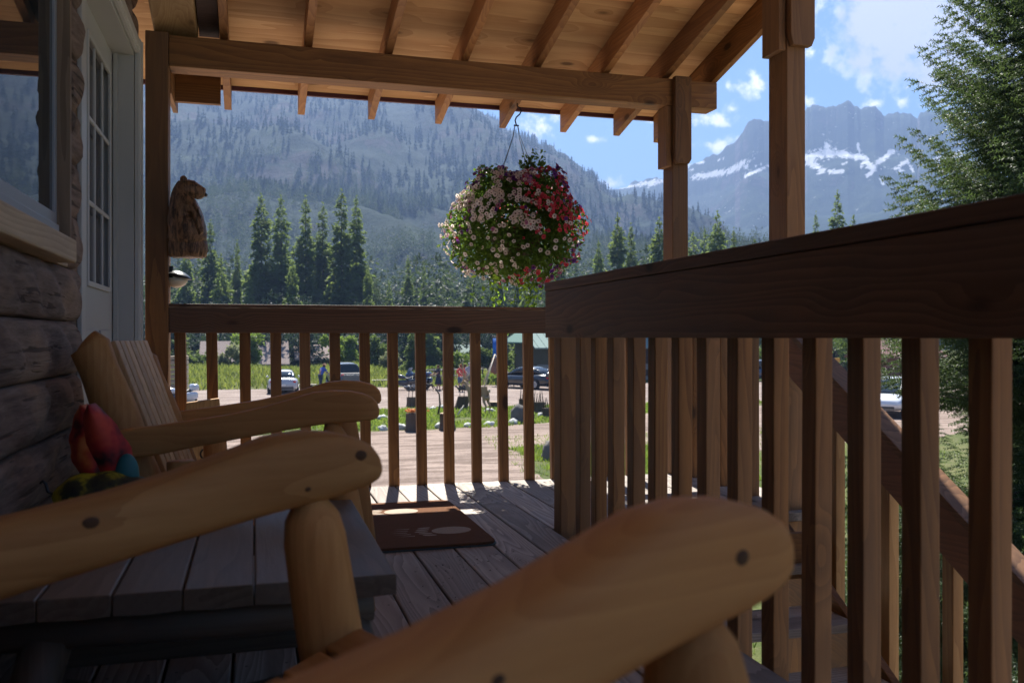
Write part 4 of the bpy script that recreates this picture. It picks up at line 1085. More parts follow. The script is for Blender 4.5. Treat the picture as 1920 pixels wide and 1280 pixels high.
# backing belt of forest (one mass) between the named trees and the slopes
def forest(name, n, gen, mat_, tv, tf):
    pos = []; sc_ = []
    for i in range(n):
        q = gen()
        if q is None: continue
        pos.append(q[:3]); sc_.append(q[3])
    pos = np.array(pos); sc_ = np.array(sc_); N_ = len(pos); a = np.random.rand(N_)*2*PI; c, s = np.cos(a), np.sin(a); z = np.zeros(N_); o = np.ones(N_)
    rots = np.stack([np.stack([c, -s, z], 1), np.stack([s, c, z], 1), np.stack([z, z, o], 1)], 1)
    v, f, r = scatter(tv, tf, pos, rots, sc_); return big_mesh(name, v, f, mat_, None, r, kind='stuff')
def lowtree(seed, nb=70, R=.15):
    P, A, S = conifer_arrays(seed, 1.0, R, nb, 55, .075, pw=.8, droop=.5); v, f, r = scatter(CLV[[0, 1, 2, 3]], np.array([[0, 1, 2], [0, 2, 3]]), P, rand_rot(len(P), A), S)
    tv = np.array([[.012, 0, 0], [-.006, .01, 0], [-.006, -.01, 0], [0, 0, .95]]); tf = np.array([[0, 1, 3], [1, 2, 3], [2, 0, 3]])
    return np.concatenate([v, tv]), np.concatenate([f, tf+len(v)])
def gen_belt():
    x = random.uniform(100, 1620); d = random.uniform(118, 180); p = at_depth(x, 632, d)
    return (p.x, p.y, GZ, random.uniform(7, 15.5)*(1+(d-118)/260))
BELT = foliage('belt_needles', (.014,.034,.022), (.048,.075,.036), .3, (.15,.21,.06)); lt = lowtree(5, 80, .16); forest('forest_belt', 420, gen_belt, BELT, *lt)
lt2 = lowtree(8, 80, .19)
def gen_dark():
    x = random.uniform(120, 1640); d = random.uniform(88, 112); p = at_depth(x, 632, d)
    if mnoise.noise(Vector((x*.012, 1, 1))) < -.25: return None
    return (p.x, p.y, GZ, random.uniform(4.5, 8))
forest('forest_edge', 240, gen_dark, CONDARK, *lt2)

# ------------------------------------------------------------------ mountains: ridges given as crest points (bearing, height, distance)
def mountain(name, crest, base_d, nu, nv, prof, mat_, amp, seed, back=.5, crag=0.0, paint=None):
    """crest: (photo column, photo row, distance). surface runs from base_d (valley side) up to the crest and down the far side"""
    cx = [c[0] for c in crest]; A = np.array([px_dir(c[0], c[1]) for c in crest]); D = np.array([c[2] for c in crest], float)
    u = np.linspace(A[0, 0], A[-1, 0], nu); el = np.interp(u, A[:, 0], A[:, 1]); dd = np.interp(u, A[:, 0], D)
    Hc = np.tan(el)*dd+EYE-GZ
    vs = np.zeros((nv, nu, 3)); par = np.zeros((nv, nu)); nf = int(nv*.8)
    for i in range(nu):
        ax_, ay_ = math.sin(u[i]), math.cos(u[i]); X, Y = ax_*dd[i], ay_*dd[i]
        crn = crag*(mnoise.noise(Vector((u[i]*90, seed, 0)))+.6*mnoise.noise(Vector((u[i]*260, seed, 3))))
        for j in range(nv):
            if j < nf: s = j/(nf-1); d = base_d+(dd[i]-base_d)*s; h = prof(s)*Hc[i]
            else: s2 = (j-nf+1)/(nv-nf); d = dd[i]*(1+back*s2); h = Hc[i]*(1-s2)**1.3; s = 1+s2
            x, y = ax_*d, ay_*d; e = math.sin(min(s, 1)*PI)**.7 if s < 1 else .3
            q = Vector((x/amp[1], y/amp[1], seed))
            nn = mnoise.fractal(q, .9, 2.1, 6)
            rid = 1-abs(mnoise.noise(Vector((x/amp[1]*1.7, y/amp[1]*.6, seed+4))))*2
            h = h+amp[0]*e*(nn*.9+rid*.45)+crn*max(0, s if s < 1 else 2-s)**6
            vs[j, i] = (x, y, GZ-.5+max(h, 0)); par[j, i] = s
    idx = np.arange(nu*nv).reshape(nv, nu); f = np.stack([idx[:-1, :-1], idx[:-1, 1:], idx[1:, 1:], idx[1:, :-1]], -1).reshape(-1, 4)
    V = vs.reshape(-1, 3); pr = np.zeros(len(V))
    if paint is not None:
        R_ = np.array(RT)[:2]; F_ = np.array(FW)[:2]; dep = V[:, :2] @ F_; lat = V[:, :2] @ R_; good = dep > 1
        pr = paint(960+FPX*lat/np.where(good, dep, 1), HOR-FPX*(V[:, 2]-EYE)/np.where(good, dep, 1), par.ravel())
    o = big_mesh(name, V, f, mat_, None, pr, smooth=True); o['kind'] = 'structure'; return vs
def mtn_mat(name, forest_c, rock_c, pale, slope_f=.55, snow=False, fs=1.0, green=None):
    t = NT(name); o = t.obj(); geo = t.n('NewGeometry'); sep = t.n('SeparateXYZ'); t.l(geo.outputs['True Normal'], sep.inputs[0])
    n1 = t.noise(o, .004*fs, 6, .6); n2 = t.noise(o, .02*fs, 6, .65); n3 = t.noise(t.vmath('MULTIPLY', o, (1, 1, .25)), .16*fs, 4, .7)
    sl = t.math('ADD', sep.outputs[2], t.math('MULTIPLY', t.math('SUBTRACT', n1, .5), 1.3))
    sl = t.math('ADD', sl, t.math('MULTIPLY', t.math('SUBTRACT', n2, .5), .7))
    rk = t.math('SUBTRACT', 1.0, t.ramp(sl, slope_f-.08, slope_f+.10))
    f_ = t.mix(n3, tuple(c*.55 for c in forest_c), tuple(c*1.5 for c in forest_c))
    if green: f_ = t.mix(t.ramp(n2, .52, .7), f_, green)
    r_ = t.mix(t.ramp(n2, .4, .7), rock_c, pale)
    strat = t.noise(t.vmath('MULTIPLY', o, (.25, .25, 2.2)), .035*fs, 5, .7, .6); r_ = t.mix(t.math('MULTIPLY', t.ramp(strat, .45, .6), .75), r_, tuple(c*.45 for c in rock_c))
    r_ = t.mix(t.math('MULTIPLY', n3, .5), r_, tuple(c*.5 for c in rock_c))
    c = t.mix(rk, f_, r_)
    if snow:
        a = t.attr('rnd').outputs['Fac']; n4 = t.noise(t.vmath('MULTIPLY', o, (1, 1, .45)), .075, 8, .8); sn = t.ramp(t.math('ADD', a, t.math('MULTIPLY', t.math('SUBTRACT', n4, .5), 4.0)), .50, .66)
        c = t.mix(sn, c, (.55,.57,.62))
    t.principled(c, .95, t.bump(n3, 1, 3.0/fs), .05); return t.m
def near_line(X, Y, x0, y0, x1, y1, w):
    t = np.clip(((X-x0)*(x1-x0)+(Y-y0)*(y1-y0))/((x1-x0)**2+(y1-y0)**2), 0, 1); return np.clip(1.08-np.hypot(X-(x0+t*(x1-x0)), (Y-(y0+t*(y1-y0))))/w, 0, 1)
SNOW = [(1300,332,1360,322,7),(1345,328,1400,310,7),(1372,316,1412,298,5),(1395,330,1440,312,4),(1205,345,1240,340,6),(1160,352,1200,347,4),(1215,350,1235,338,4),
        (1512,296,1560,284,12),(1545,288,1610,290,8),(1516,300,1540,320,10),(1550,268,1556,288,8),(1590,290,1624,300,8),(1608,270,1612,292,4),(1620,304,1640,316,8),(1636,314,1672,284,6),
        (1668,282,1685,288,5),(1640,316,1626,330,5),(1555,322,1580,322,6),(1680,316,1702,302,6),(1650,336,1656,345,4),(1700,300,1712,320,4),(1760,300,1800,290,8),(1820,310,1880,300,8),(1306,306,1320,304,3)]
def snow_paint(X, Y, S):
    a = np.zeros(len(X))
    for x0, y0, x1, y1, w in SNOW: a = np.maximum(a, near_line(X, Y, x0, y0, x1, y1, w*1.25))
    for k in range(26):
        x = 1150+((k*197) % 950); y = 300+((k*61) % 60); a = np.maximum(a, near_line(X, Y, x, y, x+10, y-3, 2.5))
    a[S > 1.05] = 0; return a
PB = lambda s: np.interp(s, [0, .30, .58, .72, .80, .90, 1], [0, .12, .40, .60, .68, .93, 1])
crestB = [(900,470,5200),(1000,452,5200),(1100,400,5200),(1145,354,5200),(1180,351,5200),(1215,340,5200),(1250,338,5200),(1275,324,5100),(1300,311,5000),(1330,298,5000),(1352,286,4900),(1378,268,4800),(1388,252,4700),(1402,234,4700),(1412,229,4700),(1428,229,4700),(1445,230,4700),
   (1480,222,4600),(1505,214,4600),(1514,203,4600),(1540,200,4600),(1562,197,4600),(1578,194,4600),(1590,191,4600),(1602,198,4600),(1616,199,4600),(1640,198,4600),(1655,209,4600),(1690,212,4600),(1716,216,4600),(1720,219,4600),(1724,212,4600),(1760,206,4600),(1900,215,4600),(2200,170,4400),(2700,240,4200),(3600,330,4000)]
crestB = [(a, b_, d*.44) for a, b_, d in crestB]
mountain('mountain', crestB, 700, 1500, 230, PB, mtn_mat('mountain_far', (.022,.036,.028), (.075,.070,.075), (.15,.135,.135), .50, True, 1.2, (.045,.065,.035)), (33, 230), 3.3, crag=10, paint=snow_paint)
crestA = [(-5200,260,1700),(-3000,60,1700),(-1600,-60,1700),(-600,-40,1700),(0,20,1700),(320,92,1700),(600,120,1650),(720,148,1600),(850,184,1550),(900,206,1520),(950,240,1480),(1000,264,1450),(1060,292,1400),(1090,318,1380),(1112,330,1360),(1130,352,1340),(1150,372,1300),(1180,386,1200),(1240,408,1100),(1330,440,1000),(1450,486,900),(1600,560,800),(1760,620,700)]
PA = lambda s: np.interp(s, [0, .15, .35, .55, .62, .85, 1], [0, .05, .22, .46, .57, .85, 1])
SA = mountain('mountain', crestA, 170, 620, 240, PA, mtn_mat('mountain_near', (.018,.030,.024), (.065,.060,.062), (.12,.105,.10), .66, False, 1.4, (.040,.058,.034)), (34, 210), 1.3, crag=7)
# low far hill under the snowy range
crestC = [(a, b_, d*.6) for a, b_, d in [(1050,640,1400),(1150,560,1900),(1250,470,2200),(1330,430,2400),(1430,425,2500),(1520,405,2500),(1650,395,2500),(1800,380,2500),(2100,300,2400),(2700,280,2300),(4500,240,2300),(9000,300,2300)]]
mountain('hill', crestC, 260, 300, 80, lambda s: np.interp(s, [0, .3, 1], [0, .15, 1]), mtn_mat('hill_forest', (.018,.032,.024), (.07,.07,.065), (.11,.10,.09), .3, False, 1.2, (.035,.052,.03)), (26, 260), 8.1, crag=6)
# forest standing on the near slope, one mass
SAv = SA; nfA = int(240*.8)
lowt = lowtree(21, 22, .15)
def cone_tree():
    v = [[0, 0, 1]]; f = []
    for k, (z, r) in enumerate([(.78, .045), (.52, .10), (.26, .14), (.05, .17)]):
        b0 = len(v)
        for j in range(7): a = 2*PI*j/7+k*.5; rr = r*(1+.35*math.sin(j*2.4+k)); v.append([rr*math.cos(a), rr*math.sin(a), z-.05*math.cos(j*3.1+k)])
        v.append([0, 0, z+.24]); ap = len(v)-1
        for j in range(7): f.append([b0+j, b0+(j+1) % 7, ap])
    return np.array(v), np.array(f)
ct = cone_tree()
def pick_slope(smin, smax, bias=1.0):
    def g_():
        j = int((smin+(smax-smin)*random.random()**bias)*nfA); i = random.randint(150, 560)
        a = SAv[min(j, nfA-2), i]; c = SAv[min(j, nfA-2)+1, i+1]; q, w_ = random.random(), random.random()
        p = a+(c-a)*np.array([q, q, (q+w_)/2]) if False else a*(1-q)+c*q
        if mnoise.noise(Vector((p[0]*.006, p[1]*.006, 7)))+.5*mnoise.noise(Vector((p[0]*.02, p[1]*.02, 7))) < -.16-.0: return None
        dist = math.hypot(p[0], p[1])
        return (p[0], p[1], p[2]-.8, random.uniform(6, 12)*(1+dist/6000))
    return g_
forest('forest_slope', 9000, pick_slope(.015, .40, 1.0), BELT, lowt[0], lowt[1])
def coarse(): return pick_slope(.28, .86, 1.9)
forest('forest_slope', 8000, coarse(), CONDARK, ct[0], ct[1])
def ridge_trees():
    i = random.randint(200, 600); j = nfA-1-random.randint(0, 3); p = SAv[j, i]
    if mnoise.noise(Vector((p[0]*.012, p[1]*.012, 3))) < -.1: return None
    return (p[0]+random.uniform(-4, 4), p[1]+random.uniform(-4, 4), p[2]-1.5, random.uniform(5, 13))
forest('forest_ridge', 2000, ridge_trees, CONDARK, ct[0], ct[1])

# ------------------------------------------------------------------ big spruce by the stairs
def spruce():
    base = Vector((7.4, 6.15, GZ)); H = 9.2
    t = thing('spruce_tree', 'large near spruce filling the right edge beyond the stairs', 'tree', base)
    b = MB(); b.tube([base+Vector((0, 0, -.2)), base+Vector((.02, 0, 2)), base+Vector((.05, 0, 5)), base+Vector((0, 0, H))], [.17, .14, .08, .01], 14); 
    rs = np.random.RandomState(4)
    TP = []; TA = []; TS = []; bb = MB()
    z = .25
    while z < H-.15:
        u = z/H; nb = 27 if u < .8 else 12
        for k in range(nb):
            az = rs.rand()*2*PI; Rm = 3.05*(1-u)**.74*rs.uniform(.66, 1.08)+.12; zz = z+rs.uniform(-.12, .12)
            if u < .1: Rm *= .8
            if 2.45 < z < 3.1 and math.cos(az-rad(164)) > .45: Rm *= .5
            dv = np.array([math.cos(az), math.sin(az), 0]); sv2 = np.array([-dv[1], dv[0], 0]); n = max(4, int(Rm/.05))
            s = np.linspace(0, 1, n); tilt = .26*(u-.40); spine = np.array(base)[None]+dv[None]*(s*Rm)[:, None]; spine[:, 2] = base.z+zz+Rm*(tilt*s-.22*np.sin(s*PI*.75)+.20*s**3)
            spine += sv2[None]*(np.sin(s*3+rs.rand()*6)*.05*Rm)[:, None]
            if k % 1 == 0: bb.tube([tuple(spine[int(q*(n-1))]) for q in (0, .2, .4, .55, .7)], [.018*(1-u*.6), .012, .007, .004, .002], 5)
            for i in range(max(1, int(n*.12)), n):
                fr_ = i/(n-1)
                for sd in (-1, 1):
                    ln = (.10+.46*Rm/2.9*math.sin(PI*min(1, .15+fr_*.8))**.8*(1.05-fr_*.65))*rs.uniform(.6, 1.15)
                    dr = dv*(.55+.35*fr_)+sv2*sd*.85+np.array([0, 0, -.28+rs.normal()*.12]); dr /= np.linalg.norm(dr); m = max(1, int(ln/.085))
                    for q in range(m):
                        c = spine[i]+dr*ln*(q/m)+np.array([0, 0, -.10*ln*(q/m)**2]); TP.append(c); TA.append(dr+rs.normal(size=3)*.10); TS.append(.115)
                        if q > 0 or m == 1:
                            for s3 in (-1, 1):
                                if rs.rand() < .8: 
                                    d3 = dr*.7+np.cross(dr, [0, 0, 1])*s3*.75+np.array([0, 0, -.2]); TP.append(c); TA.append(d3+rs.normal(size=3)*.12); TS.append(.075*rs.uniform(.7, 1.3))
            TP.append(spine[-1]); TA.append(dv+np.array([0, 0, .25])); TS.append(.12)
        z += .15 if u < .75 else .12
    b.build('trunk', TB, t); bb.build('branches', TB, t)
    # twig: a stem with needles all round
    V = []; F = []
    for k in range(14):
        a = k*2.4; x = k/14; d = Vector((.16, .21*math.cos(a), .21*math.sin(a))); w_ = Vector((.075, 0, 0)); p = Vector((x, 0, 0)); i0 = len(V)
        V += [p-w_*.6, p+w_, p+d]; F.append([i0, i0+1, i0+2])
    i0 = len(V); V += [Vector((0, .025, 0)), Vector((0, -.025, 0)), Vector((1.05, 0, 0)), Vector((0, 0, .03))]; F += [[i0, i0+1, i0+2], [i0+1, i0+3, i0+2]]
    V = np.array([tuple(p) for p in V]); F = np.array(F); TP = np.array(TP); TA = np.array(TA); TS = np.array(TS)
    print('spruce twigs', len(TP))
    nz_ = np.array([mnoise.noise(Vector(p*1.6)) for p in TP]); v, f, r = scatter(V, F, TP, rand_rot(len(TP), TA), TS, np.clip(.45+nz_*.8+np.random.rand(len(TP))*.25-.12, 0, 1))
    big_mesh('crown', v, f, foliage('spruce_needles', (.018,.042,.020), (.062,.095,.036), .34, (.17,.25,.06), .5), t, r)
spruce()

#==SECTION yard
# ------------------------------------------------------------------ vehicles
def plan_loft(b, st, mi=0, e=4.0, n=28):
    """st: list of (x, zb, zt, hw)"""
    rings = []
    for x, zb, zt, hw in st: rings.append(super_ring(x, 0, (zb+zt)/2, 0, 1, hw, (zt-zb)/2, n, e))
    b.loft(rings, mi, True)
def wheel(t, x, y, r, w=.2):
    b = MB(); prof = [(r*.62, -w*.5), (r*.9, -w*.5), (r, -w*.32), (r, w*.32), (r*.9, w*.5), (r*.62, w*.5)]
    b.loft([[(x+rr*math.cos(q), y+dy, r+rr*math.sin(q)) for q in [2*PI*j/24 for j in range(24)]] for rr, dy in prof], 0, True, True)
    o = b.build('wheel', plain('tyre', (.018,.018,.018), .85), t)
    b = MB(); s = 1 if y > 0 else -1; yy = y+s*(w*.5+.002)
    b.loft([[(x+rr*math.cos(q), yy+dy*s, r+rr*math.sin(q)) for q in [2*PI*j/20 for j in range(20)]] for rr, dy in ((r*.63, -.0), (r*.60, .01), (r*.16, .004), (r*.12, .02))], 0, False, True)
    for k in range(5):
        a = 2*PI*k/5; b.tube([(x+.1*r*math.cos(a), yy+s*.012, r+.1*r*math.sin(a)), (x+.58*r*math.cos(a), yy+s*.012, r+.58*r*math.sin(a))], .035*r*2, 6)
    b.build('rim', plain('rim_alloy', (.45,.46,.48), .35, .8), o)
def car(label, group, loc, rot, paint, kind='sedan', s=1.0, cat='car', name='parked_car'):
    t = thing(name, label, cat, loc, group, rot, local=True); t.scale = (s, s, s)
    P = plain('paint_'+name+kind+str(paint), paint, .28, .15, .5, .03, coat=.8); GL = glass('car_glass', (.015,.02,.025), .03)
    if kind == 'sedan':
        body = [(-2.32,.38,.62,.70),(-2.27,.30,.86,.80),(-2.1,.22,.98,.86),(-1.5,.20,1.0,.90),(-.6,.19,.94,.91),(.7,.19,.92,.91),(1.3,.20,.90,.89),(1.9,.22,.80,.84),(2.2,.28,.68,.76),(2.3,.36,.56,.66)]
        gh = [(-1.75,.95,1.0,.70),(-1.35,.94,1.24,.67),(-.7,.9,1.40,.64),(0,.9,1.43,.63),(.5,.9,1.36,.65),(1.1,.88,1.02,.72),(1.3,.86,.92,.74)]; wx = (-1.38, 1.40); r = .33; roof = (-1.0,.45,1.425,.56)
    elif kind == 'suv':
        body = [(-2.3,.45,.75,.74),(-2.25,.34,1.05,.84),(-2.0,.28,1.12,.89),(-.6,.26,1.08,.93),(.8,.26,1.04,.93),(1.5,.28,1.0,.91),(2.0,.32,.90,.86),(2.25,.40,.78,.78),(2.32,.48,.66,.68)]
        gh = [(-2.2,1.02,1.08,.74),(-2.05,1.0,1.52,.70),(-1.2,1.0,1.66,.70),(-.2,1.0,1.68,.70),(.35,1.0,1.60,.71),(1.15,1.0,1.12,.76),(1.3,1.0,1.04,.76)]; wx = (-1.38, 1.42); r = .37; roof = (-1.9,.3,1.67,.62)
    else:
        body = [(-2.9,.62,1.02,.88),(-2.88,.50,1.18,.93),(-2.6,.46,1.22,.96),(-1.0,.42,1.22,.97),(1.0,.42,1.18,.97),(1.9,.44,1.16,.95),(2.5,.48,1.08,.92),(2.75,.55,.95,.84),(2.8,.62,.85,.76)]
        gh = [(-1.02,1.15,1.22,.80),(-.95,1.15,1.78,.74),(-.3,1.15,1.90,.72),(.5,1.15,1.90,.72),(.85,1.15,1.80,.73),(1.45,1.12,1.28,.80),(1.55,1.1,1.18,.82)]; wx = (-1.85, 1.75); r = .42; roof = (-.75,.75,1.90,.64)
    b = MB(); plan_loft(b, body)
    for x in wx:
        for sd in (-1, 1):
            pass
    b.build('body', P, t)
    b = MB(); plan_loft(b, gh, 0, 3.2); g = b.build('windows', GL, t)
    b = MB()                        # roof skin and pillars over the glass
    def ghx(x): 
        for q in range(len(gh)-1):
            if gh[q][0] <= x <= gh[q+1][0]:
                k = (x-gh[q][0])/(gh[q+1][0]-gh[q][0]); return [gh[q][i]+(gh[q+1][i]-gh[q][i])*k for i in range(4)]
        return gh[-1]
    rings = []
    for k in range(9):
        x = roof[0]+(roof[1]-roof[0])*k/8; _, zb, zt, hw = ghx(x); row = []
        cz = (zb+zt)/2; hh = (zt-zb)/2
        for m in range(15):
            q = rad(40)+rad(100)*m/14; e = 3.2; c_, s_ = math.cos(q), math.sin(q); row.append((x, math.copysign(abs(c_)**(2/e), c_)*(hw+.012), cz+math.copysign(abs(s_)**(2/e), s_)*(hh+.015)))
        rings.append(row)
    b.loft(rings, 0, True, False, closed=False)
    for x in ([-.2] if kind != 'suv' else [-.25, -1.35]):
        for sd in (-1, 1):
            _, zb, zt, hw = ghx(x); b.box(x-.035, x+.035, sd*hw-.012, sd*hw+.012, zb, zt-.1)
    def pil(x0, x1):
        for sd in (-1, 1):
            pts = []
            for k in range(5):
                x = x0+(x1-x0)*k/4; _, zb, zt, hw = ghx(x); e = 3.2; q = rad(42); pts.append((x, sd*((math.cos(q)**(2/e))*(hw+.008)), (zb+zt)/2+(math.sin(q)**(2/e))*((zt-zb)/2+.008)))
            b.tube(pts, .035, 6)
    pil(roof[1], gh[-1][0]-.05); pil(gh[0][0]+.05, roof[0])
    b.build('roof', P, t)
    for x in wx:
        for sd in (-1, 1): wheel(t, x, sd*(body[4][3]-.10), r, .22)
    b = MB()
    for x in wx:
        for sd in (-1, 1):
            y = sd*(body[4][3]+.002)
            b.loft([[(x+rr*math.cos(q), y+d, r+.02+rr*math.sin(q)) for q in [PI*j/12 for j in range(13)]] for rr, d in ((r*1.18, 0), (r*1.18, -sd*.24), (r*1.16, -sd*.24), (r*1.02, 0))], 0, True, False, closed=False)
    b.build('wheel_arches', plain('arch_black', (.02,.02,.02), .8), t)
    xf, xb = body[-1][0], body[0][0]
    zf = body[-2][2]-.12; zr = body[1][2]-.12
    for sd in (-1, 1):
        b = MB(); b.ell((xf-.12, sd*body[-2][3]*.80, zf), (.11, .14, .065), 12, 8); b.build('headlight', plain('lamp_clear', (.75,.77,.8), .1), t)
        b = MB(); b.ell((xb+.08, sd*body[1][3]*.82, zr), (.07, .13, .08 if kind != 'truck' else .17), 12, 8); b.build('tail_light', plain('lamp_red', (.55,.02,.02), .2), t)
        b = MB(); b.ell((.95 if kind != 'truck' else 1.2, sd*(body[4][3]+.08), gh[3][1]+.05), (.06, .09, .06), 10, 6); b.build('mirror', P, t)
    b = MB(); b.box(xb-.03, xb+.10, -.62, .62, body[1][1]+.02, body[1][1]+.16); b.box(xf-.15, xf+.02, -.55, .55, body[-2][1]+.02, body[-2][1]+.12); b.build('bumper', plain('chrome' if kind == 'truck' else 'bumper_grey', (.55,.56,.58) if kind == 'truck' else (.05,.05,.055), .3, .7 if kind == 'truck' else 0), t, .02)
    b = MB(); b.box(xb-.034, xb-.031, -.16, .16, body[1][1]+.2, body[1][1]+.32) if kind != 'truck' else b.box(xb-.034, xb-.031, -.15, .15, .56, .66); b.build('licence_plate', plain('plate_white', (.7,.7,.68), .5), t)
    if kind == 'truck':
        b = MB(); b.box(-2.80, -1.06, -.82, .82, .75, 1.235); o = b.build('bed_interior', plain('bed_dark', (.03,.03,.035), .7), t)
        b = MB(); b.box(-2.912, -2.885, -.80, .80, .66, 1.14); b.box(-2.92, -2.912, -.12, .12, 1.0, 1.06); b.build('tailgate', P, t, .01)
    return t
def gz(p): return (p.x, p.y, GZ)
CG = 'vehicles parked along the road'
# body +x forward; headings chosen so that the rear faces the cabin
car('black sedan parked rear three-quarter under the lodge, seen between two balusters', CG, gz(at_ground(992, 728)), rad(118), (.012,.012,.016), 'sedan', 1.05)
car('silver grey sedan seen from behind, parked left of the pickup truck', CG, gz(at_ground(531, 735)), rad(88), (.42,.44,.48), 'sedan', 1.0)
car('dark grey pickup truck parked with its tailgate towards the porch', CG, gz(at_ground(648, 731)), rad(96), (.07,.08,.10), 'truck', .95, 'truck', 'pickup_truck')
car('white station wagon parked beyond the stairs, below the big spruce', CG, gz(at_depth(1668, 632, 40)), rad(222), (.70,.72,.76), 'suv', 1.0)
car('dark blue hatchback parked far off behind the second gap right of the corner post', CG, gz(at_ground(1418, 714)), rad(160), (.03,.05,.09), 'suv', 1.0)
car('red and white car parked far off, visible in a thin gap of the side railing', CG, gz(at_ground(1352, 712)), rad(150), (.55,.05,.06), 'sedan', 1.0)
def motorcycle(label, loc, rot, paint):
    t = thing('touring_motorcycle', label, 'motorcycle', loc, 'touring motorcycles by the road', rot, local=True)
    for x in (-.75, .85):
        b = MB(); b.loft([[(x+rr*math.cos(q), dy, .33+rr*math.sin(q)) for q in [2*PI*j/22 for j in range(22)]] for rr, dy in ((.21, -.06), (.30, -.07), (.33, 0), (.30, .07), (.21, .06))], 0, True); w = b.build('wheel', plain('tyre', (.018,.018,.018), .85), t)
        b = MB(); b.loft([[(x+rr*math.cos(q), dy, .33+rr*math.sin(q)) for q in [2*PI*j/18 for j in range(18)]] for rr, dy in ((.19, -.072), (.06, -.08), (.06, .08), (.19, .072))], 0, False); b.build('rim', plain('rim_alloy', (.45,.46,.48), .35, .8), w)
    P = plain('moto_'+str(paint), paint, .25, .1, .5, .03, coat=.8); K = plain('moto_black', (.02,.02,.022), .5)
    b = MB(); plan_loft(b, [(-.5,.45,.62,.10),(-.2,.30,.66,.20),(.1,.24,.68,.22),(.35,.32,.64,.16),(.5,.45,.58,.08)], 0, 3); b.build('engine', plain('moto_engine', (.10,.10,.11), .4, .6), t)
    b = MB(); plan_loft(b, [(-.15,.74,.84,.10),(.05,.70,.98,.17),(.3,.72,1.02,.17),(.5,.80,.95,.08)], 0, 2.5); b.build('fuel_tank', P, t)
    b = MB(); plan_loft(b, [(-.85,.80,.92,.12),(-.6,.72,.90,.17),(-.3,.70,.80,.17),(-.05,.72,.84,.12)], 0, 3); b.build('seat', K, t)
    b = MB(); plan_loft(b, [(.42,.72,1.02,.16),(.6,.66,1.16,.30),(.78,.66,1.10,.30),(.92,.75,1.0,.20),(.98,.82,.94,.08)], 0, 2.5); b.build('fairing', P, t)
    b = MB(); b.hexa([(x, y, z) for z, x_ in ((1.10, (.74, .755)), (1.42, (.56, .575))) for y in (-.24 if z < 1.2 else -.17, .24 if z < 1.2 else .17) for x in x_]); b.build('windshield', glass('moto_glass', (.25,.33,.40), .05), t, .01)
    for s in (-1, 1):
        b = MB(); plan_loft(b, [(-1.0,.48,.72,.08),(-.9,.42,.78,.12),(-.5,.40,.76,.12),(-.4,.46,.70,.08)], 0, 4); b.xf(Matrix.Translation((0, s*.30, 0))); b.build('pannier', P, t)
        b = MB(); b.tube([(.50, s*.1, 1.02), (.42, s*.34, 1.08), (.36, s*.40, 1.06)], .016, 8); b.build('handlebar', K, t)
        b = MB(); b.tube([(.62, s*.10, .85), (.85, s*.10, .33)], .03, 8); b.build('fork', plain('chrome', (.55,.56,.58), .3, .7), t)
        b = MB(); b.tube([(.2, s*.17, .30), (-.4, s*.22, .24), (-1.0, s*.22, .26)], .045, 10); b.build('exhaust', plain('chrome', (.55,.56,.58), .3, .7), t)
    b = MB(); plan_loft(b, [(-1.12,.86,1.08,.16),(-1.02,.82,1.16,.24),(-.78,.82,1.16,.24),(-.7,.86,1.10,.18)], 0, 4); b.build('top_box', P, t)
    b = MB(); b.ell((.96, 0, .88), (.05, .12, .07), 12, 8); b.build('headlight', plain('lamp_clear', (.75,.77,.8), .1), t)
    return t
motorcycle('black touring motorcycle nearer the pickup, first of the pair left of the people', gz(at_ground(757, 731)), rad(150), (.02,.02,.03))
motorcycle('blue touring motorcycle with pale windshield, second of the pair left of the people', gz(at_ground(783, 729)), rad(130), (.03,.06,.14))
motorcycle('touring motorcycle standing right of the black sedan, cut by the railing corner', gz(at_ground(1036, 730)), rad(60), (.03,.03,.035))
motorcycle('white touring motorcycle seen at the far left beside the porch post', gz(at_ground(328, 765)), rad(200), (.55,.58,.66))
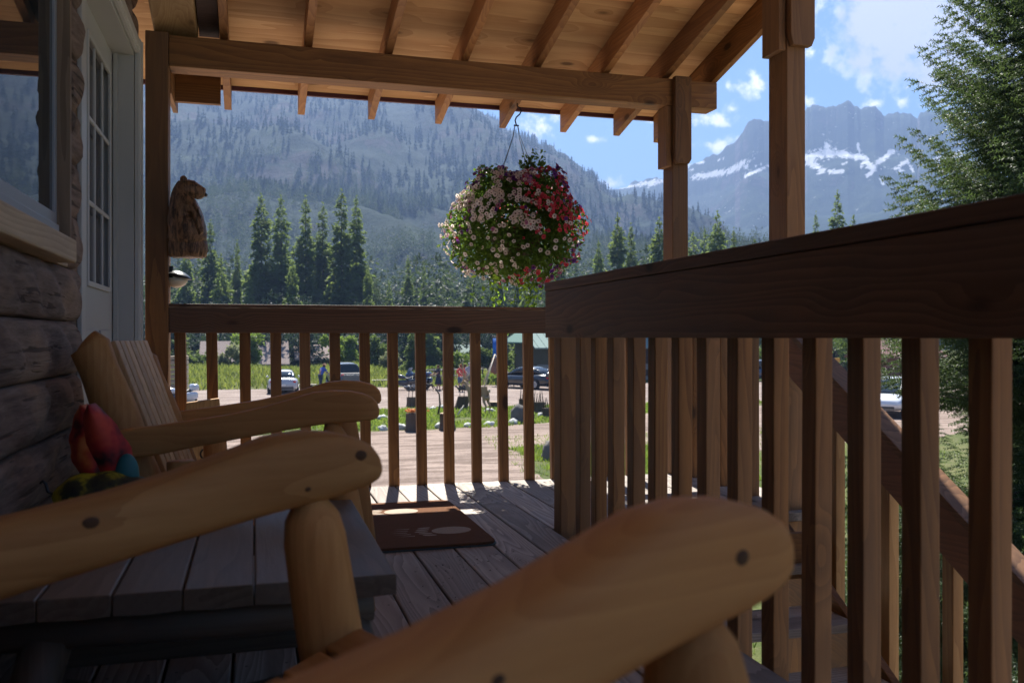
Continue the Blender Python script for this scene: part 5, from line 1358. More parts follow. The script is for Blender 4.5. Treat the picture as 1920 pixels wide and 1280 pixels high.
# ------------------------------------------------------------------ people
def person(label, loc, rot, shirt, pants, skin_c=(.42,.25,.17), hair=(.06,.035,.02), lean=0.0, h=1.72, dress=False, arms='down', shorts=True, stride=.14, hat=None):
    t = thing('person', label, 'person', loc, None, rot, local=True); s = h/1.72; t.scale = (s, s, s)
    SK = plain('skin'+str(skin_c), skin_c, .6, 0, .3, .05)
    hip = (0, 0, .92); ch = (.02+math.sin(lean)*.35, 0, .92+math.cos(lean)*.38); nk = (math.sin(lean)*.52+.02, 0, .92+math.cos(lean)*.54); hd = (math.sin(lean)*.62+.03, 0, .92+math.cos(lean)*.66); tp = (math.sin(lean)*.68+.03, 0, .92+math.cos(lean)*.76)
    sh = Vector(ch)+Vector((0, 0, .08)); 
    if arms == 'down': el, ha = Vector((-.02, .10, -.30)), Vector((.04, .12, -.55))
    elif arms == 'up': el, ha = Vector((.20, .08, -.16)), Vector((.34, .02, .02))
    else: el, ha = Vector((.18, .08, -.22)), Vector((.38, .04, -.30))
    pts = [hip+(.13, .10), (0, 0, 1.08, .125, .095), ch+(.145, .10), (nk[0]*.9, 0, ch[2]+.12, .10, .075), nk+(.055,), hd+(.085, .095), tp+(.07, .08)]
    ed = [(0,1),(1,2),(2,3),(3,4),(4,5),(5,6)]; hands = []
    for sd in (-1, 1):
        k = len(pts); S = (sh.x, sd*.18, sh.z); E = (sh.x+el.x, sd*(.18+el.y), sh.z+el.z); H_ = (sh.x+ha.x, sd*(.18+ha.y), sh.z+ha.z)
        pts += [S+(.055,), E+(.04,), H_+(.027,)]; ed += [(3, k), (k, k+1), (k+1, k+2)]; hands.append((Vector(E), Vector(H_), sd))
        k = len(pts); f = sd*stride; pts += [(0, sd*.09, .86, .095), (f*.6+.02, sd*.10, .48, .062), (f-.01, sd*.10, .10, .042), (f+.13, sd*.115, .045, .035)]; ed += [(0, k), (k, k+1), (k+1, k+2), (k+2, k+3)]
    body = skin('body', pts, ed, SK, t, 2)
    for E, H_, sd in hands:                       # palm and five fingers
        d = (H_-E).normalized(); u = d.cross(Vector((0, 1, 0))).normalized(); b = MB()
        b.tube([H_-d*.01, H_+d*.04, H_+d*.085], [.025, .036, .032], 8, flat=.45)
        for q in range(4): o_ = u*(q-1.5)*.017; b.tube([H_+d*.08+o_, H_+d*(.12+.01*(q in (1, 2)))+o_, H_+d*(.15+.012*(q in (1, 2)))+o_+Vector((0, -sd*.012, 0))], [.008, .0075, .005], 6)
        b.tube([H_+d*.02+u*.03, H_+d*.06+u*.055, H_+d*.09+u*.055], [.010, .009, .006], 6); b.build('hand', SK, t)
    def shell(name, st, m, e=2.3):
        b = MB(); b.loft([super_ring(x, 0, z, 1, 0, rx, 0.0001, 20, e) and [(x+rx*math.copysign(abs(math.cos(q))**(2/e), math.cos(q)), ry*math.copysign(abs(math.sin(q))**(2/e), math.sin(q)), z) for q in [2*PI*j/24 for j in range(24)]] for x, z, rx, ry in st], 0, True); return b.build(name, m, t)
    M1 = plain('cloth'+str(shirt), shirt, .85, 0, .2, .12); M2 = plain('cloth'+str(pants), pants, .85, 0, .2, .12)
    dx = math.sin(lean)
    shell('shirt', [(0, .88, .135, .19), (.0+dx*.08, 1.0, .125, .175), (dx*.22+.01, 1.15, .135, .185), (dx*.36+.02, 1.15+.17*math.cos(lean), .14, .205), (dx*.42+.02, 1.18+.26*math.cos(lean), .10, .17), (dx*.47+.02, 1.2+.28*math.cos(lean), .07, .09)], M1)
    b = MB()
    for sd in (-1, 1):
        E = Vector((sh.x+el.x, sd*(.18+el.y), sh.z+el.z)); S = Vector((sh.x, sd*.16, sh.z+.01)); b.tube([S, S.lerp(E, .35), S.lerp(E, .7)], [.072, .068, .064], 12)
    b.build('sleeves', M1, t)
    if dress: shell('skirt', [(0, .42, .24, .26), (0, .6, .20, .235), (0, .8, .16, .205), (0, .93, .13, .18)], M2)
    else:
        shell('waistband', [(0, .80, .14, .195), (0, .90, .138, .19), (0, .95, .128, .18)], M2); b = MB()
        for sd in (-1, 1): f = sd*stride; b.tube([(0, sd*.09, .86), (f*.5+.01, sd*.098, .56 if shorts else .5)] + ([] if shorts else [(f*.9, sd*.10, .12)]), [.118, .098] + ([] if shorts else [.07]), 14)
        b.build('trouser_legs', M2, t)
    hdv = Vector(hd); b = MB(); b.ell(hdv+Vector((-.022, 0, .035)), (.105, .098, .115), 18, 12); b.ell(hdv+Vector((-.06, 0, -.03)), (.06, .08, .09), 12, 8); b.build('hair', plain('hair'+str(hair), hair, .8, 0, .2), t)
    b = MB(); b.ell(hdv+Vector((.095, 0, -.005)), (.02, .015, .025), 8, 6)
    for sd in (-1, 1): b.ell(hdv+Vector((.0, sd*.093, 0)), (.018, .012, .03), 8, 6)
    b.build('nose_and_ears', SK, t); b = MB()
    for sd in (-1, 1): b.ell(hdv+Vector((.082, sd*.034, .025)), (.012, .014, .009), 8, 6)
    b.ell(hdv+Vector((.086, 0, -.055)), (.010, .028, .007), 8, 6); b.build('eyes_and_mouth', plain('face_dark', (.10,.04,.035), .5), t); b = MB()
    for sd in (-1, 1): f = sd*stride; plan = MB(); b.loft([super_ring(f+x, sd*.108, .035+z, 0, 1, w_, hh, 12, 2.5) for x, z, w_, hh in ((-.09,0,.03,.03),(-.05,.01,.045,.045),(.06,.0,.05,.04),(.14,-.008,.045,.028),(.18,-.012,.02,.015))])
    b.build('shoes', plain('shoe', (.06,.05,.05), .7), t)
    if hat: b = MB(); lathe(b, hdv+Vector((-.0, 0, .05)), [(.19, 0), (.18, .012), (.105, .015), (.10, .09), (.06, .115), (.005, .12)]); b.build('hat', plain('hat'+str(hat), hat, .8), t)
    return t
person('person in a red top and denim shorts walking away across the gravel road', gz(at_ground(864, 734)), rad(75), (.62,.09,.08), (.10,.15,.25), hair=(.22,.07,.03), h=1.74, stride=.16)
person('person in a grey shirt just right of the red top, partly behind a baluster', gz(at_ground(880, 731)), rad(80), (.33,.34,.40), (.20,.20,.18), hair=(.35,.33,.30), h=1.80, stride=.05)
person('person in dark dress walking left of the others, towards the motorcycles', gz(at_ground(822, 732)), rad(195), (.05,.045,.06), (.03,.035,.06), dress=True, h=1.66, hair=(.10,.06,.03), stride=.16, arms='fwd')
person('person in dark clothes half hidden by a baluster beside the dark dress', gz(at_ground(836, 731)), rad(120), (.05,.06,.05), (.035,.04,.035), h=1.74, shorts=False)
person('person in a bright blue shirt bending beside the pickup truck door', gz(at_ground(601, 729)), rad(35), (.07,.13,.50), (.05,.06,.10), lean=.5, arms='fwd', shorts=False, h=1.74, hat=(.35,.16,.08))
person('person behind the red top, only an orange shirt edge showing', gz(at_ground(872, 730)), rad(60), (.60,.18,.12), (.15,.13,.10), h=1.68, hair=(.12,.05,.03))
# ------------------------------------------------------------------ elk figure and small yard pieces
def quad(label, cat, name, loc, rot, s, colr, antl=True, group=None, neck_up=1.0):
    t = thing(name, label, cat, loc, group, rot, local=True); t.scale = (s, s, s); m = plain(name+'_coat', colr, .75, 0, .3, .25, 3)
    pts = [(-.55,0,1.12,.20,.22),(-.2,0,1.08,.21,.25),(.2,0,1.08,.22,.27),(.5,0,1.14,.19,.24),(.74,0,1.12+.26*neck_up,.12,.15),(.88,0,1.12+.46*neck_up,.085,.10),(1.0,0,1.14+.54*neck_up,.075,.085),(1.22,0,1.06+.52*neck_up,.045,.05)]
    ed = [(i, i+1) for i in range(7)]
    for sd in (-1, 1):
        k = len(pts); pts += [(.5, sd*.13, .86, .085), (.47, sd*.13, .48, .045), (.50, sd*.13, .10, .03), (.54, sd*.13, .03, .035)]; ed += [(3, k), (k, k+1), (k+1, k+2), (k+2, k+3)]
        k = len(pts); pts += [(-.55, sd*.13, .82, .12), (-.50, sd*.14, .66, .08), (-.68, sd*.14, .42, .042), (-.62, sd*.14, .08, .03), (-.58, sd*.14, .03, .035)]; ed += [(0, k), (k, k+1), (k+1, k+2), (k+2, k+3), (k+3, k+4)]
    skin('body', pts, ed, m, t, 2, root=1)
    b = MB(); b.ell((-.76, 0, 1.16), (.06, .05, .09), 10, 8); b.build('tail', plain('tail_cream', (.5,.42,.3), .8), t)
    for sd in (-1, 1):
        b = MB(); b.ell((.93, sd*.11, 1.20+.56*neck_up), (.03, .09, .04), 10, 8); b.build('ear', m, t)
        if antl:
            b = MB(); z0 = 1.24+.56*neck_up; main = [(.97, sd*.05, z0), (.86, sd*.20, z0+.22), (.74, sd*.34, z0+.48), (.72, sd*.36, z0+.78), (.80, sd*.28, z0+1.02)]; b.tube(main, [.028, .025, .022, .017, .006], 8)
            for q, (dx, dz) in ((0, (.30, .16)), (1, (.30, .18)), (2, (.28, .22)), (3, (.22, .24))): p = main[q]; b.tube([p, (p[0]+dx*.6, p[1]+sd*.03, p[2]+dz*.3), (p[0]+dx, p[1]+sd*.02, p[2]+dz)], [.018, .013, .004], 6)
            b.build('antler', plain('antler', (.40,.33,.24), .6), t)
    b = MB(); b.ell((1.27, 0, 1.05+.52*neck_up), (.03, .035, .03), 8, 6)
    for sd in (-1, 1): b.ell((1.04, sd*.07, 1.18+.54*neck_up), (.018, .012, .018), 8, 6)
    b.build('nose_and_eyes', plain('black_paint', (.01,.01,.01), .3), t); return t
quad('life-size tan elk figure standing on the grass island, seen past a baluster', 'statue', 'elk_figure', gz(at_ground(897, 776)), rad(120), .92, (.40,.26,.14), True, neck_up=.8)
quad('small dark dog walking on the road beside the person in dark dress', 'dog', 'dog', gz(at_ground(806, 733)), rad(190), .36, (.03,.025,.02), False, neck_up=.45)
def stone(x, y, w, h, label, white=True, seed=0):
    p = at_ground(x, y); b = MB(); b.ell((p.x, p.y, GZ+h*.25), (w, w*.6, h), 16, 10, disp=lambda d: 1+.35*mnoise.noise(d*1.7+Vector((seed, 0, 0)))+.12*mnoise.noise(d*4+Vector((seed, 2, 0))), rot=Matrix.Rotation(seed, 3, 'Z'))
    o = b.build('white_stone' if white else 'boulder', plain('stone_white' if white else 'stone_grey', (.55,.55,.53) if white else (.14,.13,.12), .85, 0, .2, .25, 5)); tag(o, label, 'stone' if white else 'boulder', 'white stones edging the grass island' if white else None); return o
WS = [(716,785,'white stone at the far edge of the island, first to the left'),(717,806,'white stone on the near edge, left of the orange-topped stump'),(753,805,'white stone against the left side of the orange-topped stump'),(811,768,'white stone at the far edge beside the bent branch'),(830,766,'small white stone at the far edge, right of the bent branch'),
      (827,802,'white stone touching the plain second stump'),(878,800,'broad white stone in front of the elk figure'),(918,798,'flat white stone right of the elk figure'),(963,794,'white stone left of the grey boulder'),(918,772,'small grey-white stone behind the elk'),(1015,781,'white stone between the log stools on the right'),(982,770,'white stone standing on the grey boulder'),(935,764,'tiny white stone at the far edge right of the elk')]
for i, (x, y, lab) in enumerate(WS): stone(x, y, .30-.02*(i % 4), .13+.02*(i % 3), lab, True, i*1.3+.4)
stone(980, 792, .55, .55, 'rounded grey boulder near the right end of the grass island', False, 3); stone(1033, 863, .30, .45, 'grey pointed boulder in the near grass patch by the railing corner', False, 5.2)
def stump(x, y, r, h, label, top='plain', lean=0):
    p = at_ground(x, y); t = thing('tree_stump', label, 'stump', gz(p), 'log stumps on the grass island'); b = MB(); n = 22; rings = []
    for k in range(6): 
        z = h*k/5; rr = r*(1.15-.15*min(1, k/2)); rings.append([(p.x+lean*z+rr*(1+.07*math.sin(q*5+x))*math.cos(q), p.y+rr*(1+.07*math.sin(q*5+x))*math.sin(q), GZ+z) for q in [2*PI*j/n for j in range(n)]])
    b.loft(rings, 0, False); b.build('trunk_section', bark(), t)
    T = Vector((p.x+lean*h, p.y, GZ+h))
    if top == 'orange':
        b = MB(); rs = np.random.RandomState(2)
        for k in range(60): q = T+Vector((rs.normal()*r*.45, rs.normal()*r*.45, .05+rs.rand()*.10)); b.ell(q, (.05, .05, .03), 6, 4, rnd=rs.rand())
        b.build('flowers', petal('marigold', (.75,.30,.06)), t)
    elif top == 'bird':
        m = plain('rust', (.10,.08,.08), .6, .3); b = MB(); 
        for k in range(3):
            ox = (k-1)*r*.7; b.tube([T+Vector((ox, 0, 0)), T+Vector((ox+.02, 0, .28))], .018, 6); b.ell(T+Vector((ox+.02, 0, .36)), (.13, .06, .09), 10, 8); b.tube([T+Vector((ox+.12, 0, .40)), T+Vector((ox+.20, 0, .56)), T+Vector((ox+.27, 0, .55))], [.03, .025, .012], 6); b.tube([T+Vector((ox-.08, 0, .38)), T+Vector((ox-.22, 0, .52))], [.03, .06], 6)
        b.build('metal_birds', m, t)
    elif top == 'sticks':
        b = MB()
        for k in range(5): ox = (k-2)*r*.38; b.tube([T+Vector((ox, 0, -.02)), T+Vector((ox+random.uniform(-.08, .08), .02, random.uniform(.3, .6)))], [.03, .012], 6)
        b.build('upright_sticks', bark(), t)
    elif top == 'cut':
        b = MB(); b.tube([T+Vector((0, 0, 0)), T+Vector((0, 0, .012))], r*.93, 20, smooth=False); b.build('cut_face', wood('cutface', 'z', dark=(.3,.18,.1), light=(.5,.35,.22)), t)
    return t
stump(776, 808, .30, .66, 'wide stump topped with orange flowers at the near edge of the island', 'orange')
stump(838, 806, .28, .62, 'plain wide stump right of the orange-topped one, half behind a baluster', 'cut')
stump(773, 763, .26, .5, 'grey stump carrying small metal birds at the far edge of the island', 'bird')
stump(863, 767, .30, .62, 'leaning stump with a metal bird, just left of the elk figure', 'bird', .3)
stump(984, 769, .28, .55, 'stump with upright sticks behind the grey boulder', 'sticks')
stump(1010, 774, .28, .5, 'middle stump with upright sticks near the railing corner', 'sticks')
stump(1028, 783, .26, .42, 'rightmost short stump with sticks at the railing corner', 'sticks')
stump(926, 765, .26, .3, 'low dark stump directly right of the elk at the far edge', 'cut')
p = at_ground(821, 779); b = MB(); b.tube([p, p+Vector((.10, 0, .5)), p+Vector((.06, 0, .95)), p+Vector((-.22, 0, 1.35))], [.05, .045, .035, .015], 8); tag(b.build('bent_branch', bark()), 'thin bent branch stuck upright in the grass island', 'branch')
b = MB(); p = at_ground(855, 782); b.tube([p, p+Vector((.35, 0, .5))], [.04, .03], 8); tag(b.build('pale_stick', plain('pale_wood', (.5,.45,.36), .8)), 'pale stick leaning against the leaning bird stump', 'stick')
# weathered plank sign beyond the side railing, with a dark bird cut-out
t = thing('plank_board', 'large weathered grey plank on short posts outside the side railing', 'board', (8.4, 18, GZ))
P0 = at_depth(1290, 800, 17.0); P1 = at_depth(1368, 800, 17.6)
b = MB(); b.hexa([(x, y, z) for z in (P0.z-.42, P0.z+.42) for (x, y) in ((P0.x, P0.y), (P1.x, P1.y), (P0.x+.02, P0.y+.07), (P1.x+.02, P1.y+.07))]); b.build('plank', wood('plank', 'x', dark=(.20,.17,.16), light=(.40,.35,.33), greyf=.5, knots=.6), t, .01)
for P_ in (P0.lerp(P1, .15), P0.lerp(P1, .85)):
    b = MB(); b.box(P_.x-.05, P_.x+.05, P_.y+.08, P_.y+.17, GZ, P_.z+.2); b.build('post', bark(), t)
q = P0.lerp(P1, .80)+Vector((0, -.03, .08)); b = MB(); b.ell(q, (.14, .02, .08), 12, 8); b.tube([q+Vector((.08, 0, .03)), q+Vector((.18, 0, .14))], [.05, .02], 6); b.tube([q+Vector((-.1, 0, 0)), q+Vector((-.24, 0, -.08))], [.05, .01], 6); b.build('bird_cutout', plain('black_paint', (.01,.01,.01), .3), t)
# blue hanging banner on a mast
p = at_ground(935, 718); s_ = p.y/1600
t = thing('blue_banner', 'tall blue banner with white swirls hanging from a dark pole', 'banner', gz(p))
B0 = at_depth(924, 634, 66); B1 = at_depth(948, 676, 66)
b = MB(); b.tube([(B1.x+.1, B1.y, GZ), (B1.x+.1, B1.y, B0.z+.25)], .06, 10); b.tube([(B1.x+.1, B1.y, B0.z+.1), (B0.x-.1, B0.y, B0.z+.1)], .04, 8); b.build('pole', plain('pole_dark', (.05,.045,.04), .6), t)
nx_ = 10; rings = []
for i in range(nx_+1): x = B0.x+(B1.x-B0.x-.05)*i/nx_; yv = B0.y+.05*math.sin(i*.9); rings.append([(x, yv-.01, B0.z), (x, yv+.01, B0.z), (x, yv+.01, B1.z), (x, yv-.01, B1.z)])
b = MB(); b.loft(rings); b.build('cloth', plain('banner_blue', (.03,.16,.55), .7, 0, .2, .05), t)
b = MB(); X0 = B0.x+.35*(B1.x-B0.x)
b.tube([(X0, B0.y-.09, B0.z-.2), (X0+.16, B0.y-.09, B0.z-.5), (X0-.05, B0.y-.09, B0.z-.85), (X0+.1, B0.y-.09, B0.z-1.2), (X0-.03, B0.y-.09, B0.z-1.5)], [.06, .09, .05, .09, .04], 8, flat=.2); b.build('swirl', plain('banner_white', (.55,.65,.8), .7), t)
# pole tripod
t = thing('pole_tripod', 'rustic tripod of peeled poles with a carved figure hanging inside', 'tripod', gz(at_ground(925, 722)))
A_ = at_depth(928, 668, 63)
for (x, y, yy) in ((902, 722, 1.2), (952, 722, -.6), (915, 728, -1.4), (978, 724, .4)):
    g_ = at_ground(x, y); b = MB(); b.tube([(g_.x, g_.y*0+A_.y+yy, GZ), tuple(A_+Vector((0, 0, .15)))], [.045, .035], 8); b.build('pole', plain('pale_wood', (.5,.45,.36), .8), t)
b = MB(); b.ell(A_+Vector((0, 0, -.75)), (.35, .3, .6), 14, 10, disp=lambda d: 1+.2*math.sin(d.z*9)); b.build('carved_figure', plain('carving_brown', (.26,.13,.09), .7, 0, .3, .3, 4), t)
# ------------------------------------------------------------------ buildings beyond the road
def gable(b, x0, x1, y0, y1, ze, zr, over=.5, th=.14, mi=0):
    ym = (y0+y1)/2
    for (ya, za, yb, zb) in ((y0-over, ze-(zr-ze)*over/(ym-y0), ym, zr), (y1+over, ze-(zr-ze)*over/(ym-y0), ym, zr)):
        b.hexa([(x, y, z+dz) for dz in (0, th) for (y, z) in ((ya, za), (yb, zb)) for x in (x0-over, x1+over)], mi)
def lowcabin(label, x0, x1, y0, y1, ze, zr, roofc, wallc, name='cabin_building'):
    t = thing(name, label, 'building', ((x0+x1)/2, (y0+y1)/2, GZ)); W_ = wood(name+'_wall', 'x', dark=wallc, light=tuple(c*2 for c in wallc), greyf=.3)
    b = MB(); b.box(x0, x1, y0, y1, GZ, ze+.05); b.extrude([(y0, ze+.05), (y1, ze+.05), ((y0+y1)/2, zr-.05)], 'x', x0+.003, x1-.003); b.build('wall', W_, t)
    b = MB(); gable(b, x0, x1, y0, y1, ze, zr); b.build('roof', roofc, t)
    n = max(1, int((x1-x0)/3))
    for k in range(n):
        x = x0+(k+.5)*(x1-x0)/n; b = MB(); b.box(x-.45, x+.45, y0-.03, y0-.004, GZ+.9, min(ze-.1, GZ+1.8)); w_ = b.build('window', plain('window_trim', (.35,.3,.25), .6), t); b = MB(); b.box(x-.37, x+.37, y0-.034, y0-.031, GZ+.98, min(ze-.18, GZ+1.72)); b.build('pane', glass('house_glass'), w_)
    return t
def shake_mat(name, a, b_):
    t = NT(name); o = t.obj(); br = t.n('TexBrick'); t.l(t.vmath('MULTIPLY', o, (2.2, 3.2, 3.2)), br.inputs[0]); br.inputs['Color1'].default_value = (*a, 1); br.inputs['Color2'].default_value = (*b_, 1); br.inputs['Mortar'].default_value = (*[x*.4 for x in a], 1); br.inputs['Scale'].default_value = 1.2; br.inputs['Mortar Size'].default_value = .015
    n = t.noise(o, 3, 5, .7); t.principled(t.mix(t.math('MULTIPLY', n, .5), br.outputs[0], tuple(x*.55 for x in a)), .9, t.bump(n, .6, .02), .1); return t.m
SHK = shake_mat('shakes', (.25,.195,.18), (.34,.28,.26))
qa, qb = at_depth(386, 650, 86), at_depth(532, 682, 86)
lowcabin('long low cabin with weathered pinkish shake roof behind the grass bank', qa.x, qb.x, qa.y-3, qa.y+3, qb.z+.2, qa.z+.4, SHK, (.07,.05,.04))
qa, qb = at_depth(560, 655, 90), at_depth(622, 672, 90)
lowcabin('shorter cabin with the same weathered roof, left of the pickup truck', qa.x, qb.x, qa.y-2.6, qa.y+2.6, qb.z+.1, qa.z+.35, SHK, (.07,.05,.04), 'small_cabin_building')
qa, qb = at_depth(846, 650, 96), at_depth(896, 661, 96)
lowcabin('distant building with a pale green-grey metal roof left of the blue banner', qa.x, qb.x, qa.y-2, qa.y+2, qb.z, qa.z+.1, plain('roof_palegreen', (.20,.25,.23), .85, 0, .05), (.06,.05,.04), 'metal_roof_building')
# lodge with green metal roof
t = thing('lodge', 'dark lodge with steep green metal roof and covered porch at the railing corner', 'building', (23, 72, GZ))
L0 = at_depth(1003, 650, 68); x0 = L0.x; b = MB(); b.box(x0+2.2, x0+14, L0.y+3, L0.y+13, GZ, GZ+3.4); b.extrude([(x0+2.2, GZ+3.4), (x0+14, GZ+3.4), (x0+8.1, GZ+7.4)], 'y', L0.y+3.003, L0.y+12.99); b.build('wall', wood('lodge_wall', 'x', dark=(.05,.035,.03), light=(.12,.09,.07)), t)
GM = plain('green_metal', (.09,.16,.14), .8, 0, .1, .06)
b = MB()
for sgn in (-1, 1):
    xa, xb = (x0+1.2, x0+8.1) if sgn < 0 else (x0+15, x0+8.1)
    b.hexa([(x, y, z+dz) for dz in (0, .12) for y in (L0.y+2.2, L0.y+13.6) for (x, z) in ((xa, GZ+2.9), (xb, GZ+7.6))])
b.build('roof', GM, t)
b = MB(); b.hexa([(x, y, z+dz) for dz in (0, .10) for (y, z) in ((L0.y, GZ+2.55), (L0.y+3.2, GZ+3.9)) for x in (x0, x0+14)])
for k in range(24): x = x0+.3+k*.6; b.hexa([(xx, y, z+dz) for dz in (.101, .14) for (y, z) in ((L0.y, GZ+2.55), (L0.y+3.2, GZ+3.9)) for xx in (x, x+.04)])
b.build('porch_roof', plain('pale_metal', (.22,.29,.27), .85, 0, .05), t)
for k in range(5): b = MB(); b.box(x0+1.2+3*k, x0+1.4+3*k, L0.y+.3, L0.y+.5, GZ, GZ+2.6); b.build('porch_post', plain('post_brown', (.12,.06,.045), .7), t)
b = MB(); b.box(x0+.3, x0+13.8, L0.y+.2, L0.y+3, GZ, GZ+.35); b.box(x0+.3, x0+13.8, L0.y+.25, L0.y+.33, GZ+.9, GZ+1.35); b.build('porch_deck', plain('deck_grey', (.22,.22,.22), .8), t)
for k in range(3):
    c = (x0+1.9+2.2*k, L0.y+.2, GZ+2.0); t2 = thing('hanging_plant', ['yellow flower basket hanging from the lodge eave, nearest the gap', 'yellow flower basket hanging second along the lodge eave', 'yellow flower basket hanging third along the lodge eave'][k], 'hanging basket', c, 'flower baskets under the lodge eave')
    b = MB(); b.ell(c, (.22, .22, .16), 12, 8); b.build('pot', plain('pot_brown', (.1,.06,.04), .8), t2); n = 120; P = np.array(c)+np.random.normal(size=(n, 3))*np.array([.2, .2, .13])+np.array([0, 0, .08]); v, f, r = scatter(LEAFV, LEAFF, P, rand_rot(n), np.full(n, .13)); big_mesh('blooms', v, f, petal('marigold', (.75,.42,.06)), t2, r)
    b = MB(); b.tube([c, (c[0], c[1], GZ+2.6)], .012, 5); b.build('cord', plain('pole_dark', (.05,.045,.04), .6), t2)
# far red-brown shed and yellow road sign on the right
qa = at_depth(1676, 658, 70); lowcabin('small dark red shed glimpsed between side railing balusters', qa.x-2.2, qa.x+2.5, qa.y-2, qa.y+2, GZ+2.1, GZ+3.2, plain('roof_red', (.16,.07,.06), .7), (.12,.045,.04), 'shed_building')
p = at_ground(1568, 711); t = thing('road_sign', 'small yellow rectangular road sign on a post, far right beyond the stairs', 'road sign', gz(p)); q = at_depth(1568, 674, math.hypot(p.x, p.y)*.96)
b = MB(); b.tube([(p.x, p.y, GZ), (p.x, p.y, q.z+.2)], .05, 8); b.build('post', bark(), t); b = MB(); b.box(p.x-.30, p.x+.30, p.y-.08, p.y-.055, q.z-.16, q.z+.18); b.build('panel', plain('sign_yellow', (.75,.42,.08), .5), t, .01)
# low benches / log rails beside the bank
for (x, y, w_, lab) in ((719, 724, 1.6, 'low plank bench on the grass verge right of the pickup truck'), (560, 734, 2.2, 'low log rail on the verge between the silver sedan and the pickup')):
    p = at_ground(x, y); t = thing('low_bench', lab, 'bench', gz(p)); b = MB(); b.box(p.x-w_/2, p.x+w_/2, p.y-.18, p.y+.18, GZ+.40, GZ+.47); b.build('seat', plain('pale_wood', (.5,.45,.36), .8), t, .01)
    for sx in (-1, 1): b = MB(); b.box(p.x+sx*w_*.36-.08, p.x+sx*w_*.36+.08, p.y-.15, p.y+.15, GZ, GZ+.399); b.build('leg', bark(), t)
t = thing('rail_fence', 'rustic two-rail fence behind the people at the edge of the trees', 'fence', gz(at_ground(830, 716)))
f0, f1 = at_ground(795, 719), at_ground(905, 716)
for k in range(7): p = f0.lerp(f1, k/6); b = MB(); b.tube([p, p+Vector((0, 0, 1.15))], .07, 8); b.build('post', bark(), t)
for z in (.55, 1.0): b = MB(); b.tube([f0+Vector((0, -.08, z)), f1+Vector((0, -.08, z))], .05, 8); b.build('rail', plain('pale_wood', (.5,.45,.36), .8), t)
# stacked pallets at the far left
p = at_ground(325, 744); t = thing('crate_stack', 'tall slatted crate standing at the far left behind the first baluster', 'crate', gz(p))
b = MB()
for k in range(9): b.box(p.x-.8, p.x+.8, p.y-.5, p.y+.5, GZ+k*.27, GZ+k*.27+.2)
b.build('slats', plain('crate_wood', (.30,.24,.17), .85), t); b = MB()
for sx in (-.72, .66): b.box(p.x+sx, p.x+sx+.07, p.y-.51, p.y+.51, GZ, GZ+2.4)
b.build('uprights', plain('crate_wood', (.30,.24,.17), .85), t)
# ------------------------------------------------------------------ leafy bushes
def bush(label, x, ytop, d, wpx, m, name='bush', z0=.0, n=2600, leaf=.20):
    p = at_depth(x, ytop, d); base = Vector((p.x, p.y, GZ)); H = p.z-GZ; w_ = wpx/FPX*d/2; t = thing(name, label, 'bush', base); rs = np.random.RandomState(int(x)); P = []
    cl = [(rs.normal()*w_*.45, rs.normal()*w_*.45, rs.uniform(.25, .85)*H, rs.uniform(.3, .5)*w_) for _ in range(11)]
    for i in range(n):
        c = cl[rs.randint(11)]; q = rs.normal(size=3); q /= np.linalg.norm(q); q *= c[3]*rs.uniform(.6, 1.05); z = c[2]+q[2]*.9
        if z < .1 or z > H*1.03: continue
        P.append((base.x+c[0]+q[0], base.y+c[1]+q[1], GZ+z))
    P = np.array(P); v, f, r = scatter(LEAFV, LEAFF, P, rand_rot(len(P)), rs.uniform(.7, 1.3, len(P))*leaf); big_mesh('crown', v, f, m, t, r)
    b = MB()
    for k in range(4): b.tube([base+Vector((0, 0, 0)), base+Vector((rs.normal()*w_*.3, rs.normal()*w_*.3, H*.6))], [.07, .02], 6)
    b.build('stems', TB, t); return t
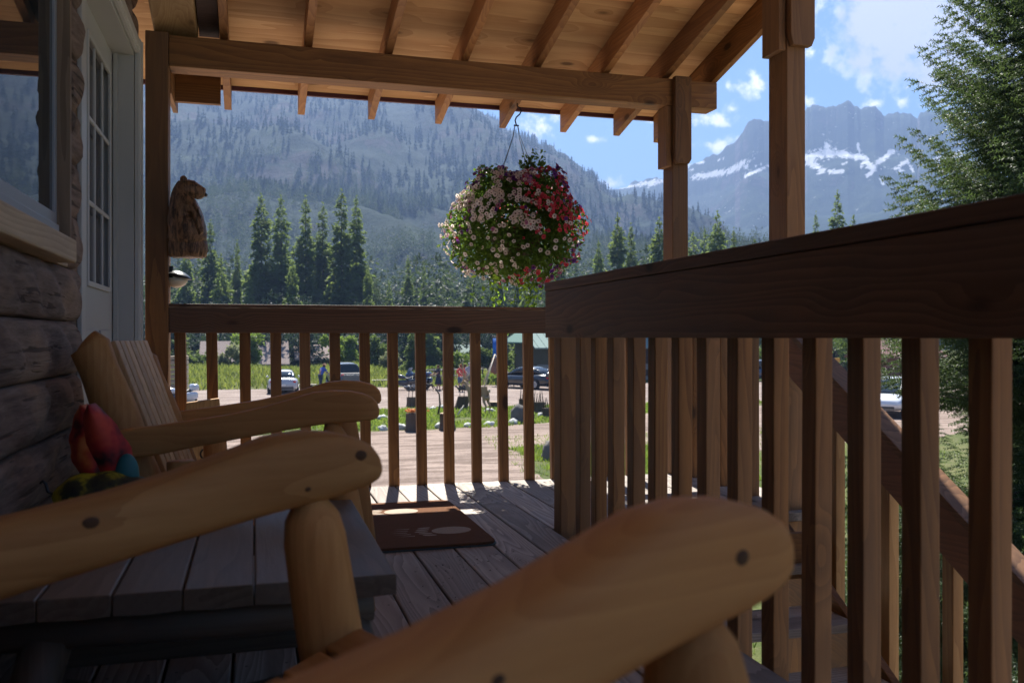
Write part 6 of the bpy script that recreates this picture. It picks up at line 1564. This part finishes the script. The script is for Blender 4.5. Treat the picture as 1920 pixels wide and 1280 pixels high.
LG = foliage('leaf_light', (.05,.09,.015), (.14,.21,.035), .45, (.28,.39,.06)); MGN = foliage('leaf_mid', (.035,.065,.015), (.10,.14,.035), .4, (.19,.26,.06)); WHF = foliage('leaf_blossom', (.08,.12,.04), (.30,.30,.20), .4, (.3,.33,.14))
for a in [('tall light green bush in front of the low cabin roof', 468, 620, 78, 66, LG), ('pale blossoming bush against the left end of the low cabin', 430, 645, 74, 50, WHF), ('bright green bush just behind the pickup truck cab', 645, 622, 82, 60, LG), ('large light bush right of the pickup truck', 700, 628, 80, 56, MGN),
          ('loose pale bush behind the motorcycles', 728, 655, 76, 40, WHF), ('yellow-green bush behind the walking people', 862, 662, 84, 60, LG), ('bright shrub between the people and the fence', 815, 690, 78, 34, LG), ('mid-green bush behind the tripod', 915, 640, 86, 50, MGN), ('low leafy shrub at the foot of the pole tripod', 925, 706, 66, 44, LG),
          ('small light shrub at the far left near the crate', 370, 668, 82, 44, MGN), ('broad green bush seen through the side railing gaps', 1330, 640, 70, 110, MGN), ('round bush beyond the distant red car', 1400, 625, 76, 100, MGN), ('dark green bush beyond the yellow road sign', 1590, 612, 84, 120, MGN)]: bush(*a, leaf=.26)
for x, y, d, v_, w_, lab in [(395,600,95,3,1.5,'dark young conifer left behind the low cabin roof'),(580,600,98,3,1.5,'dark conifer standing between the two cabin roofs'),(772,618,80,2,1.5,'bushy blue-green conifer right behind the motorcycles'),(805,600,88,3,1.6,'wide dark conifer behind the walking people'),(982,600,82,3,1.7,'dark conifer beside the lodge roof'),(945,610,90,2,1.4,'dark conifer behind the blue banner'),(340,610,90,3,1.5,'dark conifer low at the far left by the post')]:
    p = at_depth(x, y, d); put_tree(v_, gz(p), p.z-GZ, lab, 'young conifers behind the road', wid=w_)

#==SECTION haze
hz = MB(); hz.box(-4700, 4700, -4700, 4700, GZ-1.2, 640)
t = NT('haze_air'); pv = t.n('VolumePrincipled'); pv.inputs['Color'].default_value = (.26, .385, .68, 1); pv.inputs['Density'].default_value = 4.3e-4; pv.inputs['Anisotropy'].default_value = .2
t.l(pv.outputs[0], t.out.inputs['Volume']); h = hz.build('haze', t.m); h['kind'] = 'stuff'
